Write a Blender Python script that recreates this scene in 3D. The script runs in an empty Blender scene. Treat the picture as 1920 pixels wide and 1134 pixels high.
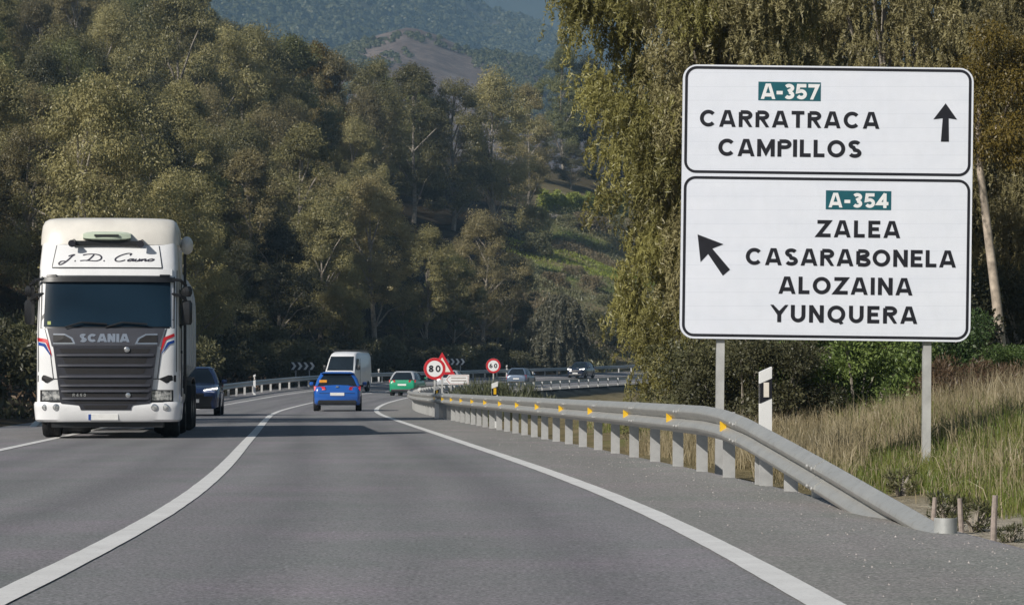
import bpy, math, random
import numpy as np
from mathutils import Vector, Matrix, Quaternion

# ------------------------------------------------------------------ camera, sky, sun, exposure
SC = bpy.context.scene
COL = SC.collection
F = 5000.0            # focal length in photo pixels (1920 wide)
CAMZ, HORV = 0.94, 724.0
cam_data = bpy.data.cameras.new('camera')
cam = bpy.data.objects.new('camera', cam_data)
COL.objects.link(cam)
cam.location = (0, 0, CAMZ)
cam.rotation_euler = (math.radians(90), 0, 0)
cam_data.sensor_width = 36.0
cam_data.lens = 36.0 * F / 1920.0
cam_data.shift_y = (HORV - 567.0) / 1920.0
cam_data.clip_start = 0.1
cam_data.clip_end = 12000.0
SC.camera = cam

SUN_EL, SUN_AZ = 32.0, 45.0      # elevation; light travels toward +x +y at this angle from +y
world = bpy.data.worlds.new('World')
SC.world = world
world.use_nodes = True
wn = world.node_tree
bg = wn.nodes['Background']
sky = wn.nodes.new('ShaderNodeTexSky')
sky.sky_type = 'NISHITA'
sky.sun_disc = False
sky.sun_elevation = math.radians(SUN_EL)
sky.sun_rotation = math.radians(180.0 + SUN_AZ)
wn.links.new(sky.outputs['Color'], bg.inputs['Color'])
bg.inputs['Strength'].default_value = 0.056
SUN_DIR = Vector((math.sin(math.radians(SUN_AZ)) * math.cos(math.radians(SUN_EL)),
                  math.cos(math.radians(SUN_AZ)) * math.cos(math.radians(SUN_EL)),
                  -math.sin(math.radians(SUN_EL))))
sun_data = bpy.data.lights.new('sun', 'SUN')
sun = bpy.data.objects.new('sun', sun_data)
COL.objects.link(sun)
sun_data.energy = 4.5
sun_data.angle = math.radians(0.5)
sun_data.color = (1.0, 0.95, 0.87)
sun.rotation_euler = SUN_DIR.to_track_quat('-Z', 'Y').to_euler()
sun.location = (-60, -60, 80)

SC.view_settings.view_transform = 'Standard'
SC.view_settings.look = 'None'
SC.view_settings.exposure = 0.0
SC.view_settings.gamma = 1.0
SC.view_settings.use_curve_mapping = False
SC.render.engine = 'CYCLES'
SC.cycles.max_bounces = 6
SC.cycles.diffuse_bounces = 3
SC.cycles.glossy_bounces = 3
SC.cycles.transmission_bounces = 4
SC.cycles.transparent_max_bounces = 8
SC.cycles.volume_bounces = 0
SC.cycles.use_denoising = True

R = math.radians
rng = random.Random(7)

def at(u, v, Y):
    """photo pixel + distance -> world point"""
    return Vector(((u - 960.0) * Y / F, Y, CAMZ - (v - HORV) * Y / F))

# ------------------------------------------------------------------ materials
def new_mat(name):
    m = bpy.data.materials.new(name)
    m.use_nodes = True
    nt = m.node_tree
    return m, nt, nt.nodes['Principled BSDF']

def mixrgb(nt, fac, a, b, mode='MIX'):
    n = nt.nodes.new('ShaderNodeMix')
    n.data_type = 'RGBA'
    n.blend_type = mode
    for sock, val in ((n.inputs[0], fac), (n.inputs[6], a), (n.inputs[7], b)):
        if hasattr(val, 'is_linked'):
            nt.links.new(val, sock)
        else:
            sock.default_value = val if not isinstance(val, tuple) or len(val) == 4 else (*val, 1.0)
    return n.outputs[2]

def noise(nt, scale, detail=4.0, rough=0.55, coord='Object', vec=None, stretch=None):
    n = nt.nodes.new('ShaderNodeTexNoise')
    n.inputs['Scale'].default_value = scale
    n.inputs['Detail'].default_value = detail
    n.inputs['Roughness'].default_value = rough
    if vec is None:
        tc = nt.nodes.new('ShaderNodeTexCoord')
        vec = tc.outputs[coord]
    if stretch:
        mp = nt.nodes.new('ShaderNodeMapping')
        mp.inputs['Scale'].default_value = stretch
        nt.links.new(vec, mp.inputs['Vector'])
        vec = mp.outputs['Vector']
    nt.links.new(vec, n.inputs['Vector'])
    return n.outputs['Fac']

def ramp(nt, fac, stops):
    n = nt.nodes.new('ShaderNodeValToRGB')
    cr = n.color_ramp
    while len(cr.elements) < len(stops):
        cr.elements.new(0.5)
    for e, (p, c) in zip(cr.elements, stops):
        e.position = p
        e.color = (*c, 1.0) if len(c) == 3 else c
    nt.links.new(fac, n.inputs['Fac'])
    return n.outputs['Color']

def bump(nt, bsdf, height, strength=0.3, dist=0.02):
    b = nt.nodes.new('ShaderNodeBump')
    b.inputs['Strength'].default_value = strength
    b.inputs['Distance'].default_value = dist
    nt.links.new(height, b.inputs['Height'])
    nt.links.new(b.outputs['Normal'], bsdf.inputs['Normal'])

def plain(name, col, rough=0.5, metal=0.0, var=0.12, scale=6.0, coat=0.0, spec=0.5):
    m, nt, b = new_mat(name)
    f = noise(nt, scale)
    lo = tuple(c * (1 - var) for c in col)
    hi = tuple(min(1.0, c * (1 + var)) for c in col)
    nt.links.new(ramp(nt, f, [(0.3, lo), (0.7, hi)]), b.inputs['Base Color'])
    b.inputs['Roughness'].default_value = rough
    b.inputs['Metallic'].default_value = metal
    b.inputs['Coat Weight'].default_value = coat
    b.inputs['Specular IOR Level'].default_value = spec
    return m

def emissive(name, col, strength):
    m, nt, b = new_mat(name)
    b.inputs['Base Color'].default_value = (*col, 1)
    b.inputs['Emission Color'].default_value = (*col, 1)
    b.inputs['Emission Strength'].default_value = strength
    return m

def leaf_mat(name, cols, scale=0.35, trans=0.3, per_object=0.5):
    """foliage: diffuse + some translucency; hue varies by clump (noise) and by tree (object random)"""
    m = bpy.data.materials.new(name)
    m.use_nodes = True
    nt = m.node_tree
    nt.nodes.remove(nt.nodes['Principled BSDF'])
    out = nt.nodes['Material Output']
    f = noise(nt, scale, 3.0, 0.6)
    f2 = noise(nt, scale * 9.0, 2.0, 0.6)
    oi = nt.nodes.new('ShaderNodeObjectInfo')
    ad = nt.nodes.new('ShaderNodeMath'); ad.operation = 'MULTIPLY_ADD'
    ad.inputs[1].default_value = per_object; ad.inputs[2].default_value = -0.5 * per_object
    nt.links.new(oi.outputs['Random'], ad.inputs[0])
    s = nt.nodes.new('ShaderNodeMath'); s.operation = 'ADD'
    nt.links.new(f, s.inputs[0]); nt.links.new(ad.outputs[0], s.inputs[1])
    s2 = nt.nodes.new('ShaderNodeMath'); s2.operation = 'MULTIPLY_ADD'
    nt.links.new(f2, s2.inputs[0]); s2.inputs[1].default_value = 0.35
    s3 = nt.nodes.new('ShaderNodeMath'); s3.operation = 'ADD'; s3.inputs[1].default_value = -0.175
    nt.links.new(s.outputs[0], s2.inputs[2]); nt.links.new(s2.outputs[0], s3.inputs[0])
    k = len(cols)
    stops = [(0.25 + 0.5 * i / (k - 1), c) for i, c in enumerate(cols)]
    c = ramp(nt, s3.outputs[0], stops)
    d = nt.nodes.new('ShaderNodeBsdfDiffuse'); t = nt.nodes.new('ShaderNodeBsdfTranslucent')
    g = nt.nodes.new('ShaderNodeBsdfGlossy'); g.inputs['Roughness'].default_value = 0.45
    g.inputs['Color'].default_value = (1, 1, 1, 1)
    nt.links.new(c, d.inputs['Color']); nt.links.new(c, t.inputs['Color'])
    mx = nt.nodes.new('ShaderNodeMixShader'); mx.inputs[0].default_value = trans
    nt.links.new(d.outputs[0], mx.inputs[1]); nt.links.new(t.outputs[0], mx.inputs[2])
    mg = nt.nodes.new('ShaderNodeMixShader'); mg.inputs[0].default_value = 0.025
    nt.links.new(mx.outputs[0], mg.inputs[1]); nt.links.new(g.outputs[0], mg.inputs[2])
    nt.links.new(mg.outputs[0], out.inputs['Surface'])
    return m

# ------------------------------------------------------------------ object helpers
def tag(o, label=None, cat=None, group=None, kind=None):
    if label: o['label'] = label
    if cat: o['category'] = cat
    if group: o['group'] = group
    if kind: o['kind'] = kind
    return o

def thing(name, label, cat, loc=(0, 0, 0), rotz=0.0, group=None):
    o = bpy.data.objects.new(name, None)
    o.empty_display_size = 0.3
    COL.objects.link(o)
    o.location = loc
    o.rotation_euler = (0, 0, rotz)
    return tag(o, label, cat, group)

def dup(root, loc, rotz, scale=1.0, label=None, group=None, link=True):
    r = root.copy(); COL.objects.link(r)
    r.location = loc; r.rotation_euler = (0, 0, rotz)
    r.scale = (scale, scale, scale) if not hasattr(scale, '__len__') else scale
    if label: r['label'] = label
    if group: r['group'] = group
    for ch in list(root.children):
        c = ch.copy(); COL.objects.link(c); c.parent = r
        for g in list(ch.children):
            d = g.copy(); COL.objects.link(d); d.parent = c
    return r

def mesh_obj(name, V, faces, mat, parent=None, smooth=False):
    me = bpy.data.meshes.new(name)
    me.from_pydata([tuple(v) for v in V], [], faces)
    me.validate()
    if smooth:
        me.polygons.foreach_set('use_smooth', [True] * len(me.polygons))
    for mm in (mat if isinstance(mat, (list, tuple)) else [mat]):
        me.materials.append(mm)
    o = bpy.data.objects.new(name, me)
    COL.objects.link(o)
    if parent: o.parent = parent
    return o

def quads_obj(name, V, mat, parent=None, midx=None, tri=False):
    """V: (n,4,3) or (n,3,3) float array of separate faces -> one mesh (fast path for leaves)"""
    n, k = V.shape[:2]
    me = bpy.data.meshes.new(name)
    me.vertices.add(n * k)
    me.vertices.foreach_set('co', np.ascontiguousarray(V, dtype=np.float32).ravel())
    me.loops.add(n * k)
    me.loops.foreach_set('vertex_index', np.arange(n * k, dtype=np.int32))
    me.polygons.add(n)
    me.polygons.foreach_set('loop_start', np.arange(0, n * k, k, dtype=np.int32))
    me.polygons.foreach_set('loop_total', np.full(n, k, dtype=np.int32))
    for mm in (mat if isinstance(mat, (list, tuple)) else [mat]):
        me.materials.append(mm)
    if midx is not None:
        me.polygons.foreach_set('material_index', np.ascontiguousarray(midx, dtype=np.int32))
    me.update(calc_edges=True)
    o = bpy.data.objects.new(name, me)
    COL.objects.link(o)
    if parent: o.parent = parent
    return o

class MB:
    """collects shapes into one mesh"""
    def __init__(s): s.v = []; s.f = []; s.sm = False
    def add(s, V, Fc):
        b = len(s.v); s.v += [Vector(p) for p in V]; s.f += [tuple(i + b for i in f) for f in Fc]; return s
    def box(s, x0, x1, y0, y1, z0, z1, bev=0.0):
        if bev <= 0:
            V = [(x, y, z) for z in (z0, z1) for y in (y0, y1) for x in (x0, x1)]
            return s.add(V, [(0, 2, 3, 1), (4, 5, 7, 6), (0, 1, 5, 4), (2, 6, 7, 3), (0, 4, 6, 2), (1, 3, 7, 5)])
        # chamfered box: loft of octagon-ish sections along z
        b = min(bev, (x1 - x0) / 2.01, (y1 - y0) / 2.01, (z1 - z0) / 2.01)
        def ring(i, z):
            return [(x0 + b + i, y0 + i, z), (x1 - b - i, y0 + i, z), (x1 - i, y0 + b + i, z), (x1 - i, y1 - b - i, z),
                    (x1 - b - i, y1 - i, z), (x0 + b + i, y1 - i, z), (x0 + i, y1 - b - i, z), (x0 + i, y0 + b + i, z)]
        h = b * 0.5
        return s.loft([ring(h, z0), ring(0, z0 + b), ring(0, z1 - b), ring(h, z1)], caps=True)
    def loft(s, rings, caps=True, closed=True):
        n = len(rings[0]); V = [p for r in rings for p in r]; Fc = []
        m = n if closed else n - 1
        for i in range(len(rings) - 1):
            for j in range(m):
                k = (j + 1) % n
                Fc.append((i * n + j, i * n + k, (i + 1) * n + k, (i + 1) * n + j))
        if caps and closed:
            Fc.append(tuple(range(n - 1, -1, -1)))
            Fc.append(tuple(range((len(rings) - 1) * n, len(rings) * n)))
        return s.add(V, Fc)
    def tube(s, pts, rad, n=8, caps=True):
        pts = [Vector(p) for p in pts]
        if not hasattr(rad, '__len__'): rad = [rad] * len(pts)
        rings = []; ref = Vector((0.31, 0.17, 0.93))
        for i, p in enumerate(pts):
            d = (pts[min(i + 1, len(pts) - 1)] - pts[max(i - 1, 0)]).normalized()
            a = d.cross(ref)
            if a.length < 1e-3: a = d.cross(Vector((1, 0, 0)))
            a.normalize(); b = d.cross(a)
            rings.append([p + (a * math.cos(2 * math.pi * j / n) + b * math.sin(2 * math.pi * j / n)) * rad[i] for j in range(n)])
        return s.loft(rings, caps)
    def prism(s, poly, axis_fn, d0, d1):
        """poly list of (a,b); axis_fn(a,b,d)->xyz"""
        n = len(poly)
        V = [axis_fn(a, b, d0) for a, b in poly] + [axis_fn(a, b, d1) for a, b in poly]
        Fc = [tuple(range(n - 1, -1, -1)), tuple(range(n, 2 * n))]
        Fc += [(i, (i + 1) % n, n + (i + 1) % n, n + i) for i in range(n)]
        return s.add(V, Fc)
    def lathe(s, prof, centre, axis='x', n=20):
        """prof list of (r, a) along axis; open ends"""
        c = Vector(centre); rings = []
        for r, a in prof:
            ring = []
            for j in range(n):
                t = 2 * math.pi * j / n
                q = (a, r * math.cos(t), r * math.sin(t)) if axis == 'x' else ((r * math.cos(t), a, r * math.sin(t)) if axis == 'y' else (r * math.cos(t), r * math.sin(t), a))
                ring.append(c + Vector(q))
            rings.append(ring)
        return s.loft(rings, caps=True)
    def ellipsoid(s, c, rx, ry, rz, nu=14, nv=8):
        rings = []
        for i in range(nv + 1):
            ph = math.pi * (i / nv) * 0.998 + 0.001 * math.pi
            rings.append([(c[0] + rx * math.sin(ph) * math.cos(2 * math.pi * j / nu), c[1] + ry * math.sin(ph) * math.sin(2 * math.pi * j / nu), c[2] + rz * math.cos(ph)) for j in range(nu)])
        return s.loft(rings)
    def build(s, name, mat, parent=None, smooth=False):
        o = mesh_obj(name, s.v, s.f, mat, parent, smooth)
        import bmesh as bm_
        bm = bm_.new(); bm.from_mesh(o.data)
        bm_.ops.recalc_face_normals(bm, faces=bm.faces)
        bm.to_mesh(o.data); bm.free()
        if smooth:
            o.data.polygons.foreach_set('use_smooth', [True] * len(o.data.polygons))
            try: o.data.set_sharp_from_angle(angle=math.radians(38))
            except Exception: pass
        return o

# ------------------------------------------------------------------ stroke lettering
def arc(cx, cz, rx, rz, a0, a1, n=12):
    return [(cx + rx * math.cos(R(a0 + (a1 - a0) * i / n)), cz + rz * math.sin(R(a0 + (a1 - a0) * i / n))) for i in range(n + 1)]

def glyph(ch, t):
    """strokes (centre lines) of a capital or digit, height 1; returns (width, strokes)"""
    h = t / 2; b, m, tp = h, 0.5, 1 - h
    G = {
        'A': (0.90, [[(0.085, -0.05), (0.395, 1.05)], [(0.505, 1.05), (0.815, -0.05)], [(0.2, 0.27), (0.70, 0.27)]]),
        'B': (0.74, [[(h, b), (h, tp)], [(h, tp)] + arc(0.42, 0.745, 0.21, 0.255 - h, 90, -90) + [(h, 0.49)],
                     [(h, 0.49)] + arc(0.44, 0.255, 0.25, 0.255 - h + 0.02, 90, -90) + [(h, b)]]),
        'C': (0.92, [arc(0.48, 0.5, 0.48 - h, 0.5 - h, 42, 318, 22)]),
        'D': (0.82, [[(h, b), (h, tp)] + arc(0.34, 0.5, 0.48 - h, 0.5 - h, 90, -90) + [(h, b)]]),
        'E': (0.66, [[(0.66, tp), (h, tp), (h, b), (0.66, b)], [(h, 0.51), (0.58, 0.51)]]),
        'I': (t, [[(h, 0), (h, 1)]]),
        'L': (0.60, [[(h, 1), (h, b), (0.60, b)]]),
        'M': (0.96, [[(h, 0), (h, 1)], [(h, 0.97), (0.48, 0.2), (0.96 - h, 0.97)], [(0.96 - h, 0), (0.96 - h, 1)]]),
        'N': (0.80, [[(h, 0), (h, 1)], [(h, 0.96), (0.8 - h, 0.04)], [(0.8 - h, 0), (0.8 - h, 1)]]),
        'O': (0.98, [arc(0.49, 0.5, 0.49 - h, 0.5 - h, 0, 360, 28)]),
        'P': (0.70, [[(h, 0), (h, tp)], [(h, tp)] + arc(0.42, 0.72, 0.24, 0.28 - h, 90, -90) + [(h, 0.44 + h)]]),
        'Q': (0.98, [arc(0.49, 0.5, 0.49 - h, 0.5 - h, 0, 360, 28), [(0.60, 0.20), (0.80, -0.08)]]),
        'R': (0.76, [[(h, 0), (h, tp)], [(h, tp)] + arc(0.42, 0.72, 0.24, 0.28 - h, 90, -90) + [(h, 0.44 + h)], [(0.38, 0.48), (0.68, -0.04)]]),
        'S': (0.74, [arc(0.37, 0.735, 0.37 - h - 0.02, 0.265 - h, 25, 270, 14)[:-1] + arc(0.37, 0.265 + h * 0.0, 0.37 - h, 0.265 - h + 0.015, 90, -155, 14)]),
        'T': (0.72, [[(0, tp), (0.72, tp)], [(0.36, 0), (0.36, tp)]]),
        'U': (0.80, [[(h, 1), (h, 0.4)] + arc(0.4, 0.4, 0.4 - h, 0.4 - h, 180, 360) + [(0.8 - h, 1)]]),
        'Y': (0.86, [[(0.02, 1.06), (0.43, 0.46), (0.84, 1.06)], [(0.43, 0), (0.43, 0.48)]]),
        'Z': (0.76, [[(0.02, tp), (0.66, tp), (0.08, b), (0.76, b)]]),
        '0': (0.74, [arc(0.37, 0.5, 0.37 - h, 0.5 - h, 0, 360, 26)]),
        '3': (0.68, [arc(0.32, 0.73, 0.30 - h + 0.03, 0.27 - h, 150, -90, 14)[:-1] + [(0.26, 0.47 + h * 0.3)], arc(0.32, 0.28, 0.34 - h, 0.28 - h, 90, -150, 14)]),
        '4': (0.76, [[(0.52, 0), (0.52, 1.0)], [(0.54, 0.98), (0.06, 0.3), (0.76, 0.3)]]),
        '5': (0.70, [[(0.66, tp), (0.16, tp), (0.11, 0.5)] + arc(0.34, 0.33, 0.36 - h, 0.33 - h, 118, -150, 14)]),
        '6': (0.72, [arc(0.36, 0.32, 0.36 - h, 0.32 - h, 0, 360, 20), [(0.05 + h, 0.36)] + arc(0.5, 0.4, 0.45 - h, 0.6 - h, 178, 92, 8)]),
        '7': (0.68, [[(0, tp), (0.60, tp), (0.22, -0.05)]]),
        '8': (0.72, [arc(0.36, 0.74, 0.31 - h + 0.02, 0.26 - h, 0, 360, 18), arc(0.36, 0.28, 0.36 - h, 0.28 - h, 0, 360, 20)]),
        '-': (0.40, [[(0.0, 0.42), (0.40, 0.42)]]),
        ' ': (0.35, []),
    }
    return G[ch]

def ribbon(pts, t, clampz=None):
    """flat ribbon around a polyline in the (x,z) plane, mitred; list of quads of (x,z)"""
    P = [np.array(p, float) for p in pts]
    P = [P[0]] + [b for a, b in zip(P[:-1], P[1:]) if np.linalg.norm(a - b) > 1e-4]
    closed = np.linalg.norm(P[0] - P[-1]) < 1e-6
    n = len(P); L = []; Rr = []
    for i in range(n):
        if closed:
            a = P[i] - P[i - 1] if i > 0 else P[0] - P[-2]
            c = P[i + 1] - P[i] if i < n - 1 else P[1] - P[0]
        else:
            a = P[i] - P[i - 1] if i > 0 else P[1] - P[0]
            c = P[i + 1] - P[i] if i < n - 1 else P[-1] - P[-2]
        a = a / (np.linalg.norm(a) + 1e-12); c = c / (np.linalg.norm(c) + 1e-12)
        na = np.array([-a[1], a[0]]); nc = np.array([-c[1], c[0]])
        mdir = na + nc; ml = np.linalg.norm(mdir)
        mdir = mdir / ml if ml > 1e-6 else na
        k = (t / 2) / max(0.28, float(mdir @ na))
        L.append(P[i] + mdir * k); Rr.append(P[i] - mdir * k)
    Q = []
    for i in range(n - 1):
        q = [L[i], L[i + 1], Rr[i + 1], Rr[i]]
        if clampz: q = [np.array([p[0], min(max(p[1], clampz[0]), clampz[1])]) for p in q]
        Q.append(q)
    return Q

def text_quads(txt, x0, x1, z0, hgt, t=0.19, gap=None, xs=1.0):
    """lay text between x0 and x1 on baseline z0; returns layers of quads in (x,z)"""
    W = [glyph(c, t)[0] * hgt * xs for c in txt]
    g = (x1 - x0 - sum(W)) / max(1, len(txt) - 1)
    if gap is not None: g = gap
    out = []; x = x0; layer = 0
    for c, w in zip(txt, W):
        for k, st in enumerate(glyph(c, t)[1]):
            desc = -0.06 if c == 'Q' else 0.0
            if c in 'AYRM7' : cz = (0.0, 1.0)
            else: cz = (desc - 0.04, 1.04)
            for q in ribbon(st, t, cz):
                out.append((k, [(x + p[0] * hgt * xs, z0 + p[1] * hgt) for p in q]))
        x += w + g
    return out

def text_obj(name, items, mapf, mat, parent):
    """items: (layer, quad[(x,z)]) ; mapf(x,z,layer)->xyz"""
    V = []; Fc = []
    for k, q in items:
        b = len(V)
        V += [mapf(p[0], p[1], k) for p in q]
        Fc.append((b, b + 1, b + 2, b + 3))
    return mesh_obj(name, V, Fc, mat, parent)

def rrect(x0, x1, z0, z1, r, n=6):
    P = []
    for cx, cz, a in ((x1 - r, z1 - r, 0), (x0 + r, z1 - r, 90), (x0 + r, z0 + r, 180), (x1 - r, z0 + r, 270)):
        P += arc(cx, cz, r, r, a, a + 90, n)
    return P

# ------------------------------------------------------------------ road geometry
_ky = np.array([-40, -20, 0, 12, 18.9, 24.6, 33.3, 43.5, 54, 63.5, 76, 88, 100, 110, 120, 130, 145.])
_kx = np.array([-1.3, -1.65, -2.02, -2.25, -2.50, -2.86, -3.52, -4.36, -5.2, -5.98, -7.0, -7.95, -8.72, -9.17, -9.46, -9.6, -9.62])
_ky2 = np.arange(150, 440, 10.0)
_kx2 = -9.62 + 0.00132 * (_ky2 - 145) ** 2
_gy = np.arange(-40, 430, 1.0)
_g = np.interp(_gy, np.concatenate([_ky, _ky2]), np.concatenate([_kx, _kx2]))
for _ in range(3):
    _p = np.pad(_g, 3, mode='reflect', reflect_type='odd')
    _g = np.convolve(_p, np.ones(7) / 7, mode='valid')
_s = np.gradient(_g, _gy)

def XC(t):
    t = np.asarray(t, float)
    return np.where(t > 425, _g[465] + _s[465] * (t - 425), np.interp(t, _gy, _g))
def SL(t): return np.interp(np.asarray(t, float), _gy, _s)
def ZC(t):
    t = np.asarray(t, float); u = (t - 112) / 8.0
    sp = 8.0 * np.where(u > 30, u, np.log1p(np.exp(np.minimum(u, 30))))
    return 0.0092 * np.minimum(sp, 220) + 0.00006 * np.clip(t - 200, 0, 130) ** 2
def BANK(t):
    k = np.clip((np.asarray(t, float) - 115) / 95, 0, 1)
    return 0.072 * k * k * (3 - 2 * k)
def RP(t, o, dz=0.0):
    """point at lateral offset o (right positive) from the centre line at parameter t"""
    s = SL(t); n = np.sqrt(1 + s * s)
    return np.stack([XC(t) + o / n, t - o * s / n, ZC(t) - BANK(t) * o + dz], -1)
def project(x, y):
    x = np.asarray(x, float); y = np.asarray(y, float)
    t = np.clip(y, -38, 2000).copy()
    for _ in range(6):
        s = SL(t); t = np.clip(t + ((x - XC(t)) * s + (y - t)) / (1 + s * s), -38, 2000)
    s = SL(t); n = np.sqrt(1 + s * s)
    o = ((x - XC(t)) - (y - t) * s) / n
    return t, o
def sstep(a, b, x):
    k = np.clip((np.asarray(x, float) - a) / (b - a), 0, 1); return k * k * (3 - 2 * k)
def wob(x, y, k, seed=0.0):
    return (np.sin(x * k + seed) * np.cos(y * k * 1.3 + seed * 2.1) + 0.6 * np.sin(x * k * 2.3 - y * k * 1.7 + seed * 3.7) + 0.4 * np.cos(x * k * 3.9 + y * k * 4.3 + seed))
def GZ(x, y):
    x = np.asarray(x, float); y = np.asarray(y, float)
    t, o = project(x, y)
    tr = np.minimum(t, 420)
    zr = ZC(tr) - BANK(tr) * np.clip(o, -6.4, 5.3)
    dl = np.maximum(0, -6.0 - o); dr = np.maximum(0, o - 5.3)
    hl = np.interp(dl, [0, 0.6, 2.2, 6, 30, 120, 175, 270, 600, 2000], [0, -0.12, 0.1, 1.0, 9.3, 40, 45, 36, 22, 20])
    hl = hl * (1 + 0.30 * sstep(-22, -70, x)) * (0.55 + 0.45 * sstep(60, 150, t))
    hl = hl + np.clip(dl / 12, 0, 1) * wob(x, y, 0.11) * 0.55
    hn = np.interp(dr, [0, 0.4, 0.9, 1.5, 2.5, 3.4, 4.6, 6.5, 9, 14, 30, 80], [0, -0.1, -0.17, -0.13, -0.05, 0.02, 0.30, 0.44, 0.66, 1.15, 2.6, 4.5])
    hn = hn + np.clip(dr / 3, 0, 1) * wob(x, y, 0.9, 2.0) * 0.06
    hf = np.interp(dr, [0, 0.12, 0.7, 2.5, 8, 40, 200], [0, -0.12, -0.62, -0.95, -1.0, -0.5, 2])
    w = sstep(78, 104, t)
    hr = hn * (1 - w) + hf * w
    inside = ((o > -6.0) & (o < 5.3))
    return zr - np.where(inside, 0.09, 0.05) + np.where(o < 0, hl, hr)

# ------------------------------------------------------------------ setting materials
def asphalt_mat(name, base, grit):
    m, nt, b = new_mat(name)
    tc = nt.nodes.new('ShaderNodeTexCoord')
    big = noise(nt, 0.55, 4, 0.6, vec=tc.outputs['Object'])
    fine = noise(nt, 42.0, 4, 0.8, vec=tc.outputs['Object'])
    mid = noise(nt, 9.0, 3, 0.6, vec=tc.outputs['Object'])
    lane = noise(nt, 1.0, 3, 0.5, vec=tc.outputs['Object'], stretch=(1.1, 0.05, 1))
    c0 = ramp(nt, big, [(0.3, tuple(c * k for c, k in zip(base, (0.86, 0.93, 0.88)))), (0.55, base), (0.75, tuple(c * k for c, k in zip(base, (1.14, 1.05, 1.12))))])
    la = nt.nodes.new('ShaderNodeAttribute'); la.attribute_name = 'lateral'
    ab = nt.nodes.new('ShaderNodeMath'); ab.operation = 'ABSOLUTE'; nt.links.new(la.outputs['Fac'], ab.inputs[0])
    wv = nt.nodes.new('ShaderNodeMath'); wv.operation = 'MULTIPLY_ADD'; wv.inputs[1].default_value = 0.35; nt.links.new(mid, wv.inputs[0]); nt.links.new(ab.outputs[0], wv.inputs[2])
    dv = nt.nodes.new('ShaderNodeMath'); dv.operation = 'DIVIDE'; dv.inputs[1].default_value = 4.0; nt.links.new(wv.outputs[0], dv.inputs[0])
    tracks = ramp(nt, dv.outputs[0], [(0.0, (1, 1, 1)), (0.16, (1.03, 1.03, 1.03)), (0.27, (0.80, 0.80, 0.81)), (0.38, (1.03, 1.03, 1.02)), (0.49, (0.93, 0.93, 0.93)), (0.60, (1.04, 1.04, 1.03)), (0.72, (0.80, 0.80, 0.81)), (0.83, (1.02, 1.02, 1.02)), (1.0, (1.06, 1.05, 1.04))])
    c0 = mixrgb(nt, 0.9, c0, tracks, 'MULTIPLY')
    c1 = mixrgb(nt, 0.5, c0, ramp(nt, lane, [(0.35, (0.80, 0.80, 0.80)), (0.65, (1.12, 1.12, 1.12))]), 'MULTIPLY')
    c2 = mixrgb(nt, 0.35, c1, ramp(nt, mid, [(0.35, (0.66, 0.72, 0.68)), (0.65, (1.25, 1.2, 1.27))]), 'MULTIPLY')
    c3 = mixrgb(nt, grit, c2, ramp(nt, fine, [(0.36, (0.3, 0.3, 0.3)), (0.5, (0.97, 0.97, 0.97)), (0.66, (1.9, 1.85, 1.85))]), 'MULTIPLY')
    nt.links.new(c3, b.inputs['Base Color'])
    b.inputs['Roughness'].default_value = 0.85
    b.inputs['Specular IOR Level'].default_value = 0.35
    bump(nt, b, fine, 0.55, 0.006)
    return m
M_ASPH = asphalt_mat('asphalt', (0.216, 0.209, 0.215), 0.80)
M_SHOULDER = asphalt_mat('shoulder_asphalt', (0.245, 0.236, 0.226), 0.8)

def paint_mat():
    m, nt, b = new_mat('road_paint')
    f = noise(nt, 45.0, 4, 0.7); g = noise(nt, 2.2, 4, 0.65)
    c = ramp(nt, g, [(0.3, (0.62, 0.61, 0.59)), (0.7, (0.74, 0.73, 0.71))])
    c = mixrgb(nt, 0.8, c, ramp(nt, f, [(0.30, (0.45, 0.45, 0.46)), (0.42, (1, 1, 1))]), 'MULTIPLY')
    nt.links.new(c, b.inputs['Base Color']); b.inputs['Roughness'].default_value = 0.7
    bump(nt, b, f, 0.3, 0.004)
    return m
M_PAINT = paint_mat()

def ground_mat():
    m, nt, b = new_mat('hillside_earth')
    tc = nt.nodes.new('ShaderNodeTexCoord')
    at_ = nt.nodes.new('ShaderNodeAttribute'); at_.attribute_name = 'cover'
    sep = nt.nodes.new('ShaderNodeSeparateColor'); nt.links.new(at_.outputs['Color'], sep.inputs[0])
    n1 = noise(nt, 0.5, 6, 0.65, vec=tc.outputs['Object']); n2 = noise(nt, 7.0, 5, 0.7, vec=tc.outputs['Object'])
    litter = ramp(nt, n2, [(0.3, (0.022, 0.018, 0.012)), (0.7, (0.055, 0.043, 0.027))])  # brown leaf litter, darkened to carry the shade under the trees
    green = ramp(nt, n1, [(0.3, (0.11, 0.15, 0.036)), (0.7, (0.20, 0.24, 0.065))])
    dry = ramp(nt, n1, [(0.3, (0.17, 0.145, 0.078)), (0.7, (0.32, 0.265, 0.15))])
    pale = ramp(nt, n2, [(0.3, (0.30, 0.26, 0.20)), (0.7, (0.52, 0.47, 0.39))])
    gm = mixrgb(nt, 0.55, green, ramp(nt, n2, [(0.3, (0.6, 0.6, 0.55)), (0.7, (1.25, 1.2, 1.1))]), 'MULTIPLY')
    dm = mixrgb(nt, 0.6, dry, ramp(nt, n2, [(0.3, (0.55, 0.55, 0.55)), (0.7, (1.3, 1.25, 1.2))]), 'MULTIPLY')
    c = mixrgb(nt, sep.outputs[1], litter, dm)
    c = mixrgb(nt, sep.outputs[0], c, gm)
    c = mixrgb(nt, sep.outputs[2], c, pale)
    nt.links.new(c, b.inputs['Base Color'])
    b.inputs['Roughness'].default_value = 0.95
    b.inputs['Specular IOR Level'].default_value = 0.1
    bump(nt, b, n2, 0.8, 0.12)
    return m
M_GROUND = ground_mat()

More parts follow.
